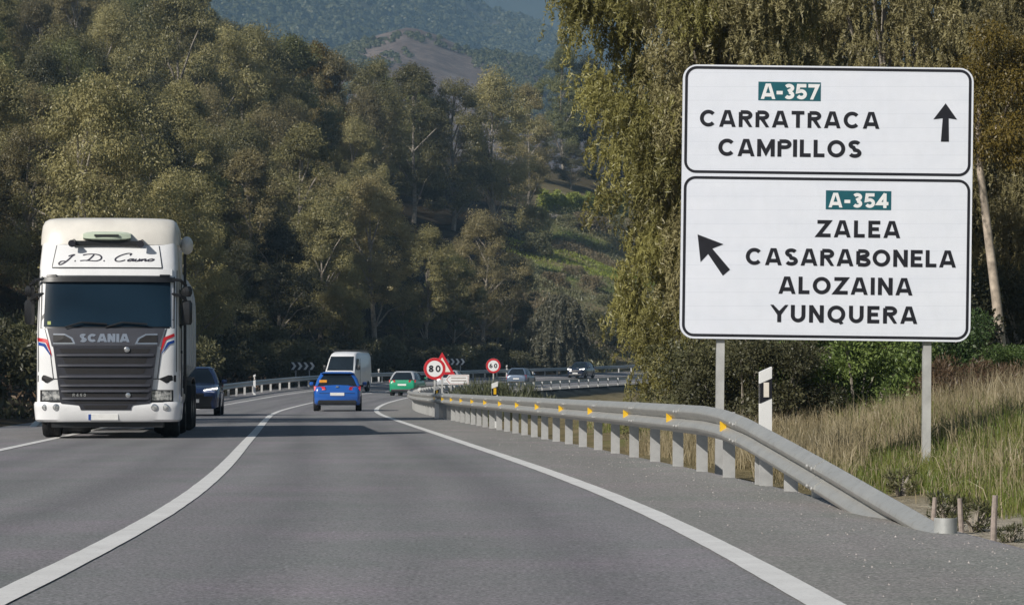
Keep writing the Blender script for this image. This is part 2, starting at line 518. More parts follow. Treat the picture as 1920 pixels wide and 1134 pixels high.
# ------------------------------------------------------------------ ground sheet
def axis(segs):
    out = []
    for a, b, d in segs:
        out += list(np.arange(a, b, d))
    return np.array(out + [segs[-1][1]])
gx = axis([(-900, -200, 50), (-200, -90, 8), (-90, -32, 2.5), (-32, -14, 1.0), (-14, 12, 0.5), (12, 30, 1.0), (30, 90, 3), (90, 900, 50)])
gy = axis([(-60, 6, 4), (6, 40, 0.5), (40, 110, 1.0), (110, 330, 1.6), (330, 520, 4), (520, 1250, 25)])
GX, GY = np.meshgrid(gx, gy)
GZZ = GZ(GX, GY)
nx, ny = len(gx), len(gy)
V = np.stack([GX, GY, GZZ], -1).reshape(-1, 3)
idx = np.arange(nx * ny).reshape(ny, nx)
Q = np.stack([idx[:-1, :-1], idx[:-1, 1:], idx[1:, 1:], idx[1:, :-1]], -1).reshape(-1, 4)
me = bpy.data.meshes.new('ground')
me.from_pydata(V.tolist(), [], Q.tolist())
me.polygons.foreach_set('use_smooth', [True] * len(me.polygons))
T_, O_ = project(GX, GY)
cov = np.zeros((ny, nx, 4)); cov[..., 3] = 1
dl = np.maximum(0, -6.0 - O_); dr = np.maximum(0, O_ - 5.3)
w_clear = sstep(0.000, 0.012, GX / np.maximum(GY, 1)) * sstep(272, 292, GY) * (1 - sstep(470, 540, GY)) * (O_ < 0)
patch = wob(GX, GY, 0.085, 1.3)
cov[..., 1] = np.clip(w_clear * 0.95 + (O_ > 0) * sstep(0.2, 1.0, dr) * 0.85, 0, 1)
cov[..., 0] = np.clip(w_clear * sstep(0.6, 1.3, patch + 1.0 * np.exp(-((GY - 396) / 16) ** 2)) + (O_ > 0) * sstep(1.2, 2.5, dr) * sstep(-0.2, 0.9, wob(GX, GY, 0.45, 0.4)) * (T_ < 60), 0, 1)
cov[..., 2] = np.clip((O_ > 0) * (dr > 0.2) * np.exp(-((dr - 1.15) / 0.8) ** 2) * (1 - sstep(22, 28, T_)) * 1.0 + (O_ > 0) * (dr > 0) * (1 - sstep(0.2, 0.7, dr)) * 0.45, 0, 1)
a = me.attributes.new('cover', 'FLOAT_COLOR', 'POINT')
a.data.foreach_set('color', cov.reshape(-1, 4).astype(np.float32).ravel())
me.materials.append(M_GROUND)
ground = bpy.data.objects.new('ground', me); COL.objects.link(ground)
tag(ground, kind='structure')

# ------------------------------------------------------------------ carriageway, painted lines
def strip(name, ts, offs, dz, mat, edge_noise=0.0):
    rows = []
    r = np.random.RandomState(3)
    for o in offs:
        oo = np.full(len(ts), o, float)
        if edge_noise: oo = oo + r.normal(0, edge_noise, len(ts))
        rows.append(RP(ts, oo, dz))
    A = np.stack(rows, 1)
    n, k = A.shape[:2]
    lat = np.repeat(np.array(offs, float)[None, :], n, 0)
    I = np.arange(n * k).reshape(n, k)
    q = np.stack([I[:-1, :-1], I[:-1, 1:], I[1:, 1:], I[1:, :-1]], -1).reshape(-1, 4)
    o = mesh_obj(name, A.reshape(-1, 3).tolist(), q.tolist(), mat, smooth=True)
    la = o.data.attributes.new('lateral', 'FLOAT', 'POINT'); la.data.foreach_set('value', lat.astype(np.float32).ravel())
    return tag(o, kind='structure')
TS = np.concatenate([np.arange(-38, 60, 1.0), np.arange(60, 400, 2.0)])
strip('road', TS, [-6.0, -3.5, -1.8, 0, 1.8, 3.6, 5.35], 0.0, M_ASPH)
TL = np.concatenate([np.arange(-10, 60, 0.4), np.arange(60, 400, 1.0)])
strip('road_marking_line', TL, [-0.085, 0.085], 0.006, M_PAINT, 0.0015)
strip('road_marking_line', TL, [3.515, 3.69], 0.006, M_PAINT, 0.0015)
strip('road_marking_line', TL, [-3.59, -3.43], 0.006, M_PAINT, 0.0015)

strip('road_shoulder', TS, [3.60, 3.9, 4.6, 5.30], 0.003, M_SHOULDER)
# loose chippings on the shoulder
M_STONE = plain('pale_stone', (0.36, 0.33, 0.315), 0.9, 0, 0.4, 30)
def chippings():
    r = np.random.RandomState(5)
    n = 5200
    t = 11 + 50 * r.rand(n) ** 1.5
    o = 3.75 + 1.6 * r.rand(n) ** 0.55
    P = RP(t, o)
    sz = 0.0028 + 0.0075 * r.rand(n) ** 5
    T = []
    for i in range(n):
        c = P[i]; s = sz[i]
        d = r.normal(0, 1, (4, 3)); d /= np.linalg.norm(d, axis=1)[:, None]
        v = c + np.array([[-1, -.7, 0], [1, -.6, 0], [.1, 1, 0], [0, 0, 1.2]]) * s + d * s * 0.4
        v[:3, 2] = c[2] - 0.002
        T += [[v[0], v[1], v[3]], [v[1], v[2], v[3]], [v[2], v[0], v[3]]]
    o_ = quads_obj('gravel', np.array(T), M_STONE)
    tag(o_, 'pale loose chippings scattered over the right road shoulder', 'gravel', kind='stuff')
chippings()

# ------------------------------------------------------------------ distant hills
def hill_mat(name, stops, scale):
    m, nt, b = new_mat(name)
    f = noise(nt, scale, 8, 0.65); g = noise(nt, scale * 7, 5, 0.65)
    c = ramp(nt, f, stops)
    c = mixrgb(nt, 0.6, c, ramp(nt, g, [(0.3, (0.55, 0.55, 0.55)), (0.7, (1.35, 1.3, 1.25))]), 'MULTIPLY')
    nt.links.new(c, b.inputs['Base Color']); b.inputs['Roughness'].default_value = 1.0
    b.inputs['Specular IOR Level'].default_value = 0.0
    return m
M_KNOLL = hill_mat('bare_knoll_soil', [(0.3, (0.12, 0.10, 0.092)), (0.5, (0.21, 0.168, 0.15)), (0.72, (0.34, 0.28, 0.245))], 0.035)
M_WOODGROUND = hill_mat('wooded_hill_soil', [(0.35, (0.085, 0.095, 0.05)), (0.7, (0.26, 0.23, 0.16))], 0.008)
M_FARHILL = hill_mat('far_mountain_scrub', [(0.35, (0.035, 0.045, 0.025)), (0.7, (0.07, 0.075, 0.045))], 0.004)
def fbm(x, y, seed, k0, octs=5):
    r = np.random.RandomState(seed); z = np.zeros_like(x, dtype=float); a = 1.0; k = k0
    for _ in range(octs):
        for _ in range(3):
            th = r.rand() * 6.28; ph = r.rand() * 6.28
            z += a * np.sin((x * np.cos(th) + y * np.sin(th)) * k + ph) / 3
        a *= 0.5; k *= 2.1
    return z
HK = 1.75
def far_scaled(fn):
    return lambda x, y: HK * fn(np.asarray(x) / HK, np.asarray(y) / HK)
@far_scaled
def knoll_h(x, y):
    u = 960 + x * F / 1120.0
    rv = np.interp(u, [300, 480, 560, 640, 700, 770, 820, 880, 1000, 1060, 1180, 1500], [260, 190, 142, 98, 70, 52, 68, 96, 112, 150, 215, 330])
    zr = CAMZ + (HORV - rv) * 1120 / F
    p = np.interp(y, [780, 900, 1000, 1120, 1250, 1450], [0.05, 0.50, 0.80, 1.0, 0.8, 0.3])
    return zr * p + fbm(x, y, 4, 0.03, 4) * 3.4 * np.clip(1.08 - p, 0.16, 1) + fbm(x, y, 14, 0.05, 3) * 2.2 * np.clip(1.1 - p, 0.1, 1)
@far_scaled
def wood_h(x, y):
    u = 960 + x * F / 2300.0
    rv = np.interp(u, [-600, 200, 500, 700, 830, 905, 980, 1050, 1130, 1300, 1800], [-260, -420, -330, -180, -50, 22, 44, 72, 110, 200, 300])
    zr = CAMZ + (HORV - rv) * 2300 / F
    p = np.interp(y, [1350, 1500, 1900, 2300, 2700], [0.12, 0.30, 0.66, 1.0, 0.6])
    return zr * p + fbm(x, y, 8, 0.012, 4) * 16 * np.clip(1.02 - p, 0, 1) ** 0.7
@far_scaled
def far_h(x, y):
    p = np.interp(y, [2900, 3800, 4100], [0.2, 1.0, 0.7])
    return (760 + fbm(x, y, 11, 0.004, 4) * 45) * p
def hfield(name, fn, x0, x1, dx, y0, y1, dy, mat):
    xs = HK * np.arange(x0, x1 + 1, dx); ys = HK * np.arange(y0, y1 + 1, dy)
    X, Y = np.meshgrid(xs, ys); Z = fn(X, Y)
    I = np.arange(X.size).reshape(X.shape)
    q = np.stack([I[:-1, :-1], I[:-1, 1:], I[1:, 1:], I[1:, :-1]], -1).reshape(-1, 4)
    o = mesh_obj(name, np.stack([X, Y, Z], -1).reshape(-1, 3).tolist(), q.tolist(), mat, smooth=True)
    return tag(o, kind='structure')
hfield('bare_hill', knoll_h, -260, 260, 4, 780, 1450, 6, M_KNOLL)
hfield('wooded_hill', wood_h, -700, 500, 10, 1350, 2700, 12, M_WOODGROUND)
hfield('far_mountain', far_h, -900, 900, 25, 2900, 4100, 30, M_FARHILL)

M_FARLEAF = leaf_mat('distant_foliage', [(0.100, 0.115, 0.055), (0.150, 0.160, 0.075), (0.21, 0.21, 0.105)], 0.02, 0.2, 0.0)
def far_blobs(name, hfn, n, ubox, yr, size, seed, keep, label, k=90):
    r = np.random.RandomState(seed)
    out = []
    y = yr[0] + (yr[1] - yr[0]) * r.rand(n); u = ubox[0] + (ubox[1] - ubox[0]) * r.rand(n)
    x = (u - 960) * y / F
    ok = keep(x, y, r); x = x[ok]; y = y[ok]; n = len(x)
    z = hfn(x, y); v = HORV - (z - CAMZ) * F / y
    ok = (v > -25) & (v < 240); x, y, z = x[ok], y[ok], z[ok]; n = len(x)
    s = size * (0.55 + 0.75 * r.rand(n) ** 1.3)
    d = r.normal(0, 1, (n, k, 3)); d /= np.linalg.norm(d, axis=2)[..., None]; d[..., 2] = np.abs(d[..., 2]) * 1.25 - 0.2
    C = np.stack([x, y, z + 0.35 * s], -1)[:, None] + d * s[:, None, None] * (0.5 + 0.15 * r.rand(n, k, 1))
    a = r.normal(0, 1, (n, k, 3)); a -= 0.6 * d * (a * d).sum(2)[..., None]; a /= np.linalg.norm(a, axis=2)[..., None]
    b = np.cross(a, d + 0.3 * r.normal(0, 1, d.shape)); b /= np.linalg.norm(b, axis=2)[..., None]
    q = s[:, None, None] * (0.11 + 0.10 * r.rand(n, k, 1))
    Vq = np.stack([C - a * q, C + b * q, C + a * q, C - b * q], 2).reshape(-1, 4, 3)
    o = quads_obj(name, Vq, M_FARLEAF)
    return tag(o, label, 'woodland', kind='stuff')
far_blobs('woodland', wood_h, 12000, (330, 1090), (1400 * HK, 2320 * HK), 6.4 * HK, 21, lambda x, y, r: (fbm(x / HK, y / HK, 5, 0.02, 3) + 0.75 * r.rand(len(x))) > 0.02,
          'blue green wood covering the distant hill beyond the valley')
def knoll_keep(x, y, r):
    return (fbm(x / HK, y / HK, 77, 0.035, 3) + 0.5 * r.rand(len(x)) + 0.9 * sstep(860, 960, 960 + x * F / y) + 0.8 * (1 - sstep(640, 700, 960 + x * F / y))) > 0.36
far_blobs('scrub', knoll_h, 7000, (480, 1090), (820 * HK, 1150 * HK), 1.9 * HK, 22, knoll_keep, 'dark bushes scattered over the bare brown knoll')

# ------------------------------------------------------------------ guardrails
def galv():
    m, nt, b = new_mat('galvanised_steel')
    f = noise(nt, 3.0, 5, 0.65); g = noise(nt, 24, 4, 0.6, stretch=(1, 1, 0.25))
    c = ramp(nt, f, [(0.3, (0.42, 0.42, 0.405)), (0.7, (0.50, 0.495, 0.47))])
    c = mixrgb(nt, 0.45, c, ramp(nt, g, [(0.34, (0.70, 0.66, 0.60)), (0.45, (1, 1, 1))]), 'MULTIPLY')
    nt.links.new(c, b.inputs['Base Color'])
    b.inputs['Metallic'].default_value = 0.5; b.inputs['Roughness'].default_value = 0.46
    return m
M_GALV = galv()
M_POST = plain('galvanised_post', (0.50, 0.50, 0.49), 0.5, 0.25, 0.15, 5)
M_AMBER = plain('amber_reflector', (0.80, 0.50, 0.03), 0.3, 0, 0.08, 20)

def w_beam(name, ts, offs, tops, side, parent):
    """W profile beam; side=-1: face looks to the left (towards the road on its left)"""
    prof = [(0.000, 0.0), (0.012, -0.012), (0.070, -0.045), (0.083, -0.075), (0.070, -0.105), (0.012, -0.140), (0.0, -0.155),
            (0.012, -0.170), (0.070, -0.205), (0.083, -0.235), (0.070, -0.265), (0.012, -0.298), (0.0, -0.31)]
    th = 0.006
    full = prof + [(a - th, z) for a, z in reversed(prof)]
    mb = MB(); rings = []
    for t, o, tp in zip(ts, offs, tops):
        s = float(SL(t)); n = math.sqrt(1 + s * s)
        base = RP(t, o)
        rings.append([Vector((base[0] + side * a / n, base[1] - side * a * s / n, base[2] + tp + z)) for a, z in full])
    mb.loft(rings)
    return mb.build(name, M_GALV, parent, smooth=True)

def rail_assembly(name, label, ts, off_fn, top_fn, side, posts, post_len, refl, group):
    t0 = float(ts[0]); p0 = RP(t0, off_fn(t0))
    root = thing(name, label, 'guardrail', (0, 0, 0), 0, group)
    w_beam('rail_beam', ts, [off_fn(t) for t in ts], [top_fn(t) for t in ts], side, root)
    # one post mesh, copied
    proto = None
    for t in posts:
        b = RP(t, off_fn(t) - side * 0.19)
        tp = top_fn(t)
        L = post_len(t)
        s = float(SL(t))
        if proto is None:
            m = MB()
            # C section post, open side away from the traffic
            m.box(-0.060, 0.060, -0.004, 0.004, -1.0, 0.0)
            m.box(-0.060, -0.053, 0.004, 0.05, -1.0, 0.0); m.box(0.053, 0.060, 0.004, 0.05, -1.0, 0.0)
            proto = m.build('post', M_POST, root)
            o = proto
        else:
            o = proto.copy(); COL.objects.link(o); o.parent = root
        o.location = (b[0], b[1], b[2] + tp - (0.05 if t > 27 else 0.05 + 0.06 * (27 - t)))
        o.scale = (1, 1, L)
        o.rotation_euler = (0, 0, -math.atan(s) + R((hash((round(t), 3)) % 7 - 3) * 0.8))
    proto = None
    for t in refl:
        b = RP(t, off_fn(t) + side * 0.075)
        tp = top_fn(t)
        if proto is None:
            poly = [(0.0, 0.05)] + arc(0.0, 0.0, 0.066, 0.05, 80, -80, 8) + [(0.0, -0.05)]
            m = MB().prism(poly, lambda a, z, d: (a, d, z), -0.006, 0.006)
            proto = m.build('reflector', M_AMBER, root); o = proto
        else:
            o = proto.copy(); COL.objects.link(o); o.parent = root
        o.location = (b[0], b[1], b[2] + tp - 0.155)
        o.rotation_euler = (0, 0, R(8) - math.atan(float(SL(t))))
    return root

def off_r(t): return float(np.interp(t, [10, 17, 24, 32, 45, 60, 100, 400], [5.35, 5.2, 5.12, 5.12, 5.05, 4.98, 4.9, 4.9]))
def top_r(t): return float(np.interp(t, [16.6, 17.2, 19, 24.6, 26.2, 27.6, 34, 400], [0.02, 0.07, 0.20, 0.63, 0.71, 0.735, 0.74, 0.74]))
ts = np.concatenate([np.arange(16.8, 30, 0.4), np.arange(30, 110, 1.0), np.arange(110, 331, 2.0)])
posts = [22.2, 23.5, 24.82, 25.08, 27.1, 29.0] + list(np.arange(30.9, 100, 2.0)) + list(np.arange(102, 300, 4.0))
right_rail = rail_assembly('guardrail', 'long galvanised guardrail with amber reflectors curving along the right road edge', ts, off_r, top_r, -1,
              posts, lambda t: max(0.12, top_r(t) + 0.12) if t < 104 else 1.25, list(np.arange(26.0, 82, 4.0)), None)
M_GALV_D = plain('rail_terminal_steel', (0.42, 0.43, 0.42), 0.5, 0.3, 0.2, 8)
for t0_ in np.arange(21.0, 90, 4.0):
    tt_ = [t0_, t0_ + 0.30]
    sp = w_beam('splice_joint', tt_, [off_r(t) - 0.004 for t in tt_], [top_r(t) + 0.003 for t in tt_], -1, right_rail)
    mbolt = MB()
    for k_ in range(4):
        t = t0_ + 0.05 + 0.2 * (k_ % 2); z_ = -0.075 if k_ < 2 else -0.235
        b_ = RP(t, off_r(t) - 0.088)
        mbolt.lathe([(0.014, 0.0), (0.014, -0.012), (0.004, -0.016)], (b_[0], b_[1], b_[2] + top_r(t) + z_), 'x', 8)
    mbolt.build('bolts', M_POST, right_rail)
m = MB(); b0 = RP(16.8, off_r(16.8))
rings = []
for i in range(9):
    a = R(-90 + 180 * i / 8)
    rings.append([(b0[0] + 0.02 + 0.075 * math.sin(a), b0[1] - 0.09 * math.cos(a) + 0.06, b0[2] + z) for z in (0.10, -0.14)] +
                 [(b0[0] + 0.02 + 0.067 * math.sin(a), b0[1] - 0.082 * math.cos(a) + 0.06, b0[2] + z) for z in (-0.14, 0.10)])
m.loft(rings); m.build('terminal', M_GALV_D, right_rail, smooth=True)
def off_l(t): return -5.3
def top_l(t): return float(np.interp(t, [62, 72, 400], [0.02, 0.76, 0.76]))
ts = np.concatenate([np.arange(62, 110, 1.0), np.arange(110, 340, 2.0)])
left_rail = rail_assembly('guardrail', 'galvanised guardrail below the dark forest along the outer left road edge', ts, off_l, top_l, 1,
              list(np.arange(74, 330, 4.0)), lambda t: 0.85, [], None)

# ------------------------------------------------------------------ big direction sign
M_SIGNW = None
def sign_white():
    m, nt, b = new_mat('reflective_white_sheet')
    tc = nt.nodes.new('ShaderNodeTexCoord'); sx = nt.nodes.new('ShaderNodeSeparateXYZ')
    nt.links.new(tc.outputs['Object'], sx.inputs[0])
    fr = nt.nodes.new('ShaderNodeMath'); fr.operation = 'MULTIPLY'; fr.inputs[1].default_value = 1 / 0.171
    nt.links.new(sx.outputs['Z'], fr.inputs[0])
    f2 = nt.nodes.new('ShaderNodeMath'); f2.operation = 'FRACT'; nt.links.new(fr.outputs[0], f2.inputs[0])
    seam = ramp(nt, f2.outputs[0], [(0.0, (0.80, 0.81, 0.83)), (0.025, (0.80, 0.81, 0.83)), (0.05, (1, 1, 1)), (0.97, (1, 1, 1))])
    n1 = noise(nt, 1.6, 3, 0.6, stretch=(1, 1, 2.5)); n2 = noise(nt, 9, 5, 0.7, stretch=(1, 1, 0.4))
    base = ramp(nt, n1, [(0.3, (0.74, 0.775, 0.86)), (0.7, (0.79, 0.82, 0.90))])
    c = mixrgb(nt, 0.55, base, seam, 'MULTIPLY')
    c = mixrgb(nt, 0.5, c, ramp(nt, n2, [(0.3, (0.93, 0.93, 0.92)), (0.6, (1, 1, 1))]), 'MULTIPLY')
    nt.links.new(c, b.inputs['Base Color'])
    b.inputs['Roughness'].default_value = 0.32
    bump(nt, b, f2.outputs[0], 0.15, 0.002)
    return m
M_SIGNW = sign_white()
M_BLACK = plain('black_sheeting', (0.012, 0.012, 0.018), 0.45, 0, 0.2, 10)
M_TEAL = plain('teal_sheeting', (0.012, 0.105, 0.135), 0.4, 0, 0.12, 8)
M_WHITELET = plain('white_sheeting', (0.80, 0.81, 0.82), 0.4, 0, 0.04, 8)
M_ALU = plain('brushed_aluminium_back', (0.45, 0.46, 0.47), 0.45, 0.6, 0.1, 5)

SY = 33.3; PPM = F / SY
sign = thing('direction_sign', 'large white two panel direction sign with black place names on two grey poles', 'road sign', at(1548, 860, SY), 0)
sgz = float(GZ(sign.location.x, SY))
sign.location.z = sgz
S0 = at(1281, 121, SY)
ROLL = math.atan(7.2 / 545)
pan = bpy.data.objects.new('panel_frame', None)      # replaced below by the panel mesh
bpy.data.objects.remove(pan)
def sloc(x, z, d):
    """sign coordinates (photo pixels from the sign's top left corner, x right, z up) -> local to the sign root"""
    ca, sa = math.cos(-ROLL), math.sin(-ROLL)
    X = (x * ca - z * sa) / PPM; Z = (x * sa + z * ca) / PPM
    return Vector((S0.x - sign.location.x + X, -d, S0.z - sign.location.z + Z))
def rr_panel(name, x0, x1, z0, z1, r, d0, d1, mat, parent):
    P = rrect(x0, x1, z0, z1, r)
    m = MB().prism(P, lambda a, b, d: sloc(a, b, d), d0, d1)
    return m.build(name, mat, parent)
def frame_ring(name, x0, x1, z0, z1, r, w, d, mat, parent):
    A = rrect(x0, x1, z0, z1, r, 8); B = rrect(x0 + w, x1 - w, z0 + w, z1 - w, r - w, 8)
    n = len(A); V = [sloc(a, b, d) for a, b in A] + [sloc(a, b, d) for a, b in B]
    return mesh_obj(name, V, [(i, (i + 1) % n, n + (i + 1) % n, n + i) for i in range(n)], mat, parent)
panel = rr_panel('panel', 0, 545, -513, 0, 26, -0.045, 0.0, M_SIGNW, sign)
frame_ring('border', 4, 541, -203, -3, 22, 5.0, 0.004, M_BLACK, panel)
frame_ring('border', 4, 541, -509, -209, 22, 5.0, 0.004, M_BLACK, panel)
def srow(txt, u0, u1, vtop, vbot, t=0.215, mat=None, parent=None, d=0.004, xs=1.05):
    # u, v measured at the row's left end; un-roll about the corner
    dx = u0 - 1281; zb = -(vbot - 121 - dx * math.tan(ROLL)); zt = -(vtop - 121 - dx * math.tan(ROLL))
    shift = (vbot - 121) * math.tan(ROLL)
    items = text_quads(txt, dx + shift, u1 - 1281 + shift, zb, zt - zb, t, xs=xs)
    o = text_obj('lettering', items, lambda x, z, k: sloc(x, z, d + 0.0006 * k), mat or M_BLACK, parent or panel)
    return o
srow('CARRATRACA', 1312, 1648, 206, 237.5)
srow('CAMPILLOS', 1346.5, 1615, 260, 292.5)
srow('ZALEA', 1531.5, 1687, 412.5, 444.5)
srow('CASARABONELA', 1398, 1791.5, 464.5, 496.5)
srow('ALOZAINA', 1460, 1710, 518, 550.5)
srow('YUNQUERA', 1446, 1719, 571, 603.5)
def plate(u0, u1, v0, v1, txt, tu0, tu1, tv0, tv1):
    dx = u0 - 1281; sh = (v0 - 121) * math.tan(ROLL); dz = dx * math.tan(ROLL)
    x0, x1, z1, z0 = dx + sh, u1 - 1281 + sh, -(v0 - 121 - dz), -(v1 - 121 - dz)
    V = [sloc(x0, z0, 0.004), sloc(x1, z0, 0.004), sloc(x1, z1, 0.004), sloc(x0, z1, 0.004)]
    p = mesh_obj('road_number_plate', V, [(0, 1, 2, 3)], M_TEAL, panel)
    srow(txt, tu0, tu1, tv0, tv1, 0.225, M_WHITELET, panel, 0.0075, 1.0)
plate(1422, 1539, 153.5, 188.5, 'A-357', 1427, 1535, 157, 186)
plate(1548.5, 1671, 357, 392.5, 'A-354', 1554, 1665.5, 361.5, 389)
def spoly(name, pts):
    V = []
    for u, v in pts:
        dx = u - 1281; sh = (v - 121) * math.tan(ROLL)
        V.append(sloc(dx + sh, -(v - 121 - dx * math.tan(ROLL)), 0.004))
    return mesh_obj(name, V, [tuple(range(len(V)))], M_BLACK, panel)
Z4 = lambda X, Y: (1240 + X / 1.989, 90 + Y / 1.989)
spoly('arrow', [Z4(*p) for p in ((1060, 207), (1103, 268), (1071, 263), (1072, 350), (1042, 350), (1049, 263), (1014, 267))])
spoly('arrow', [Z4(*p) for p in ((135, 695), (232, 732), (190, 748), (256, 826), (229, 849), (174, 768), (146, 798))])
def sq_post(name, u_top, v_top, u_bot, v_bot, Y, parent, w=0.10):
    a = at(u_top, v_top, Y) - sign.location; b = at(u_bot, v_bot, Y) - sign.location
    b.z = float(GZ(b.x + sign.location.x, Y)) - 0.25 - sign.location.z
    h = w / 2
    m = MB()
    m.loft([[(p.x - h, p.y - h, p.z), (p.x + h, p.y - h, p.z), (p.x + h, p.y + h, p.z), (p.x - h, p.y + h, p.z)] for p in (b, a)])
    return m.build(name, M_POST, parent)
YB = SY + 0.11
sq_post('pole', 1356, 130, 1347.5, 870, YB, sign)
sq_post('pole', 1741, 135, 1736, 890, YB, sign)
for v in (215, 300, 420, 560):
    m = MB(); p0 = sloc(6, -(v - 121), -0.047)
    q = [sloc(6, -(v - 121) + 4, -0.047), sloc(539, -(v - 121) + 4, -0.047), sloc(539, -(v - 121) - 4, -0.047), sloc(6, -(v - 121) - 4, -0.047)]
    m.loft([[Vector(p) + Vector((0, 0.0, 0)) for p in q], [Vector(p) + Vector((0, 0.02, 0)) for p in q]])
    m.build('rear_brace', M_ALU, sign)

# ------------------------------------------------------------------ small signs
M_RED = plain('red_sheeting', (0.55, 0.022, 0.03), 0.4, 0, 0.08, 8)
M_YEL = plain('yellow_reflector', (0.80, 0.48, 0.02), 0.35, 0, 0.06, 8)
M_WARM = plain('cream_sheeting', (0.80, 0.74, 0.66), 0.4, 0, 0.05, 8)
def gz(x, y): return float(GZ(x, y))
def ring_disc(r, d, c=(0, 0), r_in=0.0, n=36):
    if r_in <= 0:
        return [(c[0] + r * math.cos(2 * math.pi * i / n), -d, c[1] + r * math.sin(2 * math.pi * i / n)) for i in range(n)], [tuple(range(n))]
    V = [(c[0] + r * math.cos(2 * math.pi * i / n), -d, c[1] + r * math.sin(2 * math.pi * i / n)) for i in range(n)]
    V += [(c[0] + r_in * math.cos(2 * math.pi * i / n), -d, c[1] + r_in * math.sin(2 * math.pi * i / n)) for i in range(n)]
    return V, [(i, (i + 1) % n, n + (i + 1) % n, n + i) for i in range(n)]
def speed_sign(txt, u, v, Y, dia_px, label):
    c = at(u, v, Y); z0 = gz(c.x, c.y); r = dia_px * Y / F / 2
    s = thing('speed_limit_sign', label, 'road sign', (c.x, c.y, z0), 0)
    h = c.z - z0
    pl = MB().prism([(r * math.cos(2 * math.pi * i / 36), r * math.sin(2 * math.pi * i / 36)) for i in range(36)], lambda a, b, d: (a, -d, h + b), -0.02, 0.0).build('plate', M_WHITELET, s)
    V, Fc = ring_disc(r * 0.995, 0.004, (0, h), r * 0.74); mesh_obj('red_ring', V, Fc, M_RED, pl)
    hh = r * 0.62
    w = hh * (0.74 + 0.72 + 0.3)
    items = text_quads(txt, -w / 2, w / 2, h - hh / 2, hh, 0.22)
    text_obj('number', items, lambda x, z, k: (x, -(0.006 + 0.001 * k), z), M_BLACK, pl)
    m = MB().box(-0.04, 0.04, 0.025, 0.065, -0.3, h + r * 0.5); m.build('pole', M_POST, s)
    return s
speed_sign('80', 815, 691, 112, 41, 'round red ringed 80 speed sign standing before the warning triangle')
speed_sign('60', 925, 685.5, 167, 27.5, 'round red ringed 60 speed sign above the grey green bushes')
# warning triangle behind the 80 sign
c = at(829, 688, 118); z0 = gz(c.x, c.y)
tri = thing('warning_sign', 'red bordered warning triangle half hidden behind the 80 sign', 'road sign', (c.x, c.y, z0))
def tri_pts(s, h): return [(0, h + s * 1.0), (-s * 0.87, h - s * 0.5), (s * 0.87, h - s * 0.5)]
hh = c.z - z0
pl = MB().prism(tri_pts(0.66, hh), lambda a, b, d: (a, -d, b), -0.02, 0.0).build('plate', M_RED, tri)
V = [(a, -0.004, b) for a, b in tri_pts(0.43, hh)]
mesh_obj('white_field', V, [(0, 1, 2)], M_WARM, pl)
MB().box(-0.04, 0.04, 0.025, 0.065, -0.3, hh + 0.2).build('pole', M_POST, tri)
# white arrow direction board
c = at(857, 711.5, 138); z0 = gz(c.x, c.y)
arr = thing('arrow_sign', 'small white left pointing arrow board on two posts', 'road sign', (c.x, c.y, z0))
hh = c.z - z0; k = 138 / F
def arrow_poly(g): return [(-22.5 * k + g * 1.6, hh), (-15 * k + g, hh + 9.5 * k - g), (22.5 * k - g, hh + 9.5 * k - g), (22.5 * k - g, hh - 9.5 * k + g), (-15 * k + g, hh - 9.5 * k + g)]
pl = MB().prism(arrow_poly(0), lambda a, b, d: (a, -d, b), -0.03, 0.0).build('board', M_WHITELET, arr)
A, B = arrow_poly(0.035), arrow_poly(0.065)
M_GREYRED = plain('faded_red_edging', (0.42, 0.22, 0.20), 0.5, 0, 0.1, 8)
mesh_obj('edging', [(a, -0.004, b) for a, b in A] + [(a, -0.004, b) for a, b in B], [(i, (i + 1) % 5, 5 + (i + 1) % 5, 5 + i) for i in range(5)], M_GREYRED, pl)
M_FAINT = plain('faded_grey_print', (0.36, 0.30, 0.28), 0.5, 0, 0.1, 8)
m = MB()
for z in (hh + 3.2 * k, hh - 2.0 * k):
    m.box(-11 * k, 17 * k, -0.006, -0.004, z - 0.9 * k, z + 0.9 * k)
m.build('faded_print', M_FAINT, pl)
for sx in (-11.5, 12.5):
    MB().box(sx * k - 0.035, sx * k + 0.035, 0.032, 0.08, -0.4, hh + 6 * k).build('post', M_POST, arr)
# chevron boards
def chevrons(u, v, Y, wpx, hpx, label, rot):
    c = at(u, v, Y); z0 = gz(c.x, c.y)
    s = thing('chevron_sign', label, 'road sign', (c.x, c.y, z0), rot)
    w = wpx * Y / F / 2; h = hpx * Y / F / 2; H = c.z - z0
    pl = MB().box(-w, w, 0, 0.03, H - h, H + h).build('board', M_BLACK, s)
    cw = 2 * w / 4
    for i in range(4):
        x = -w + cw * (i + 0.12); e = cw * 0.42; g = h * 0.90
        V = [(x, -0.004, H + g), (x + e, -0.004, H + g), (x + e + cw * 0.42, -0.004, H), (x + cw * 0.42, -0.004, H), (x + e, -0.004, H - g), (x, -0.004, H - g)]
        mesh_obj('chevron', V, [(0, 3, 2, 1), (5, 4, 2, 3)], M_WHITELET, pl)
    for sx in (-0.55, 0.55):
        MB().box(w * sx - 0.04, w * sx + 0.04, 0.033, 0.08, -0.4, H + h * 0.6).build('post', M_POST, s)
chevrons(567.5, 686, 190, 46, 15.5, 'black board of four white chevrons left of the white van', R(8))
chevrons(853, 678, 236, 38, 13, 'black board of four white chevrons behind the warning triangle', R(8))

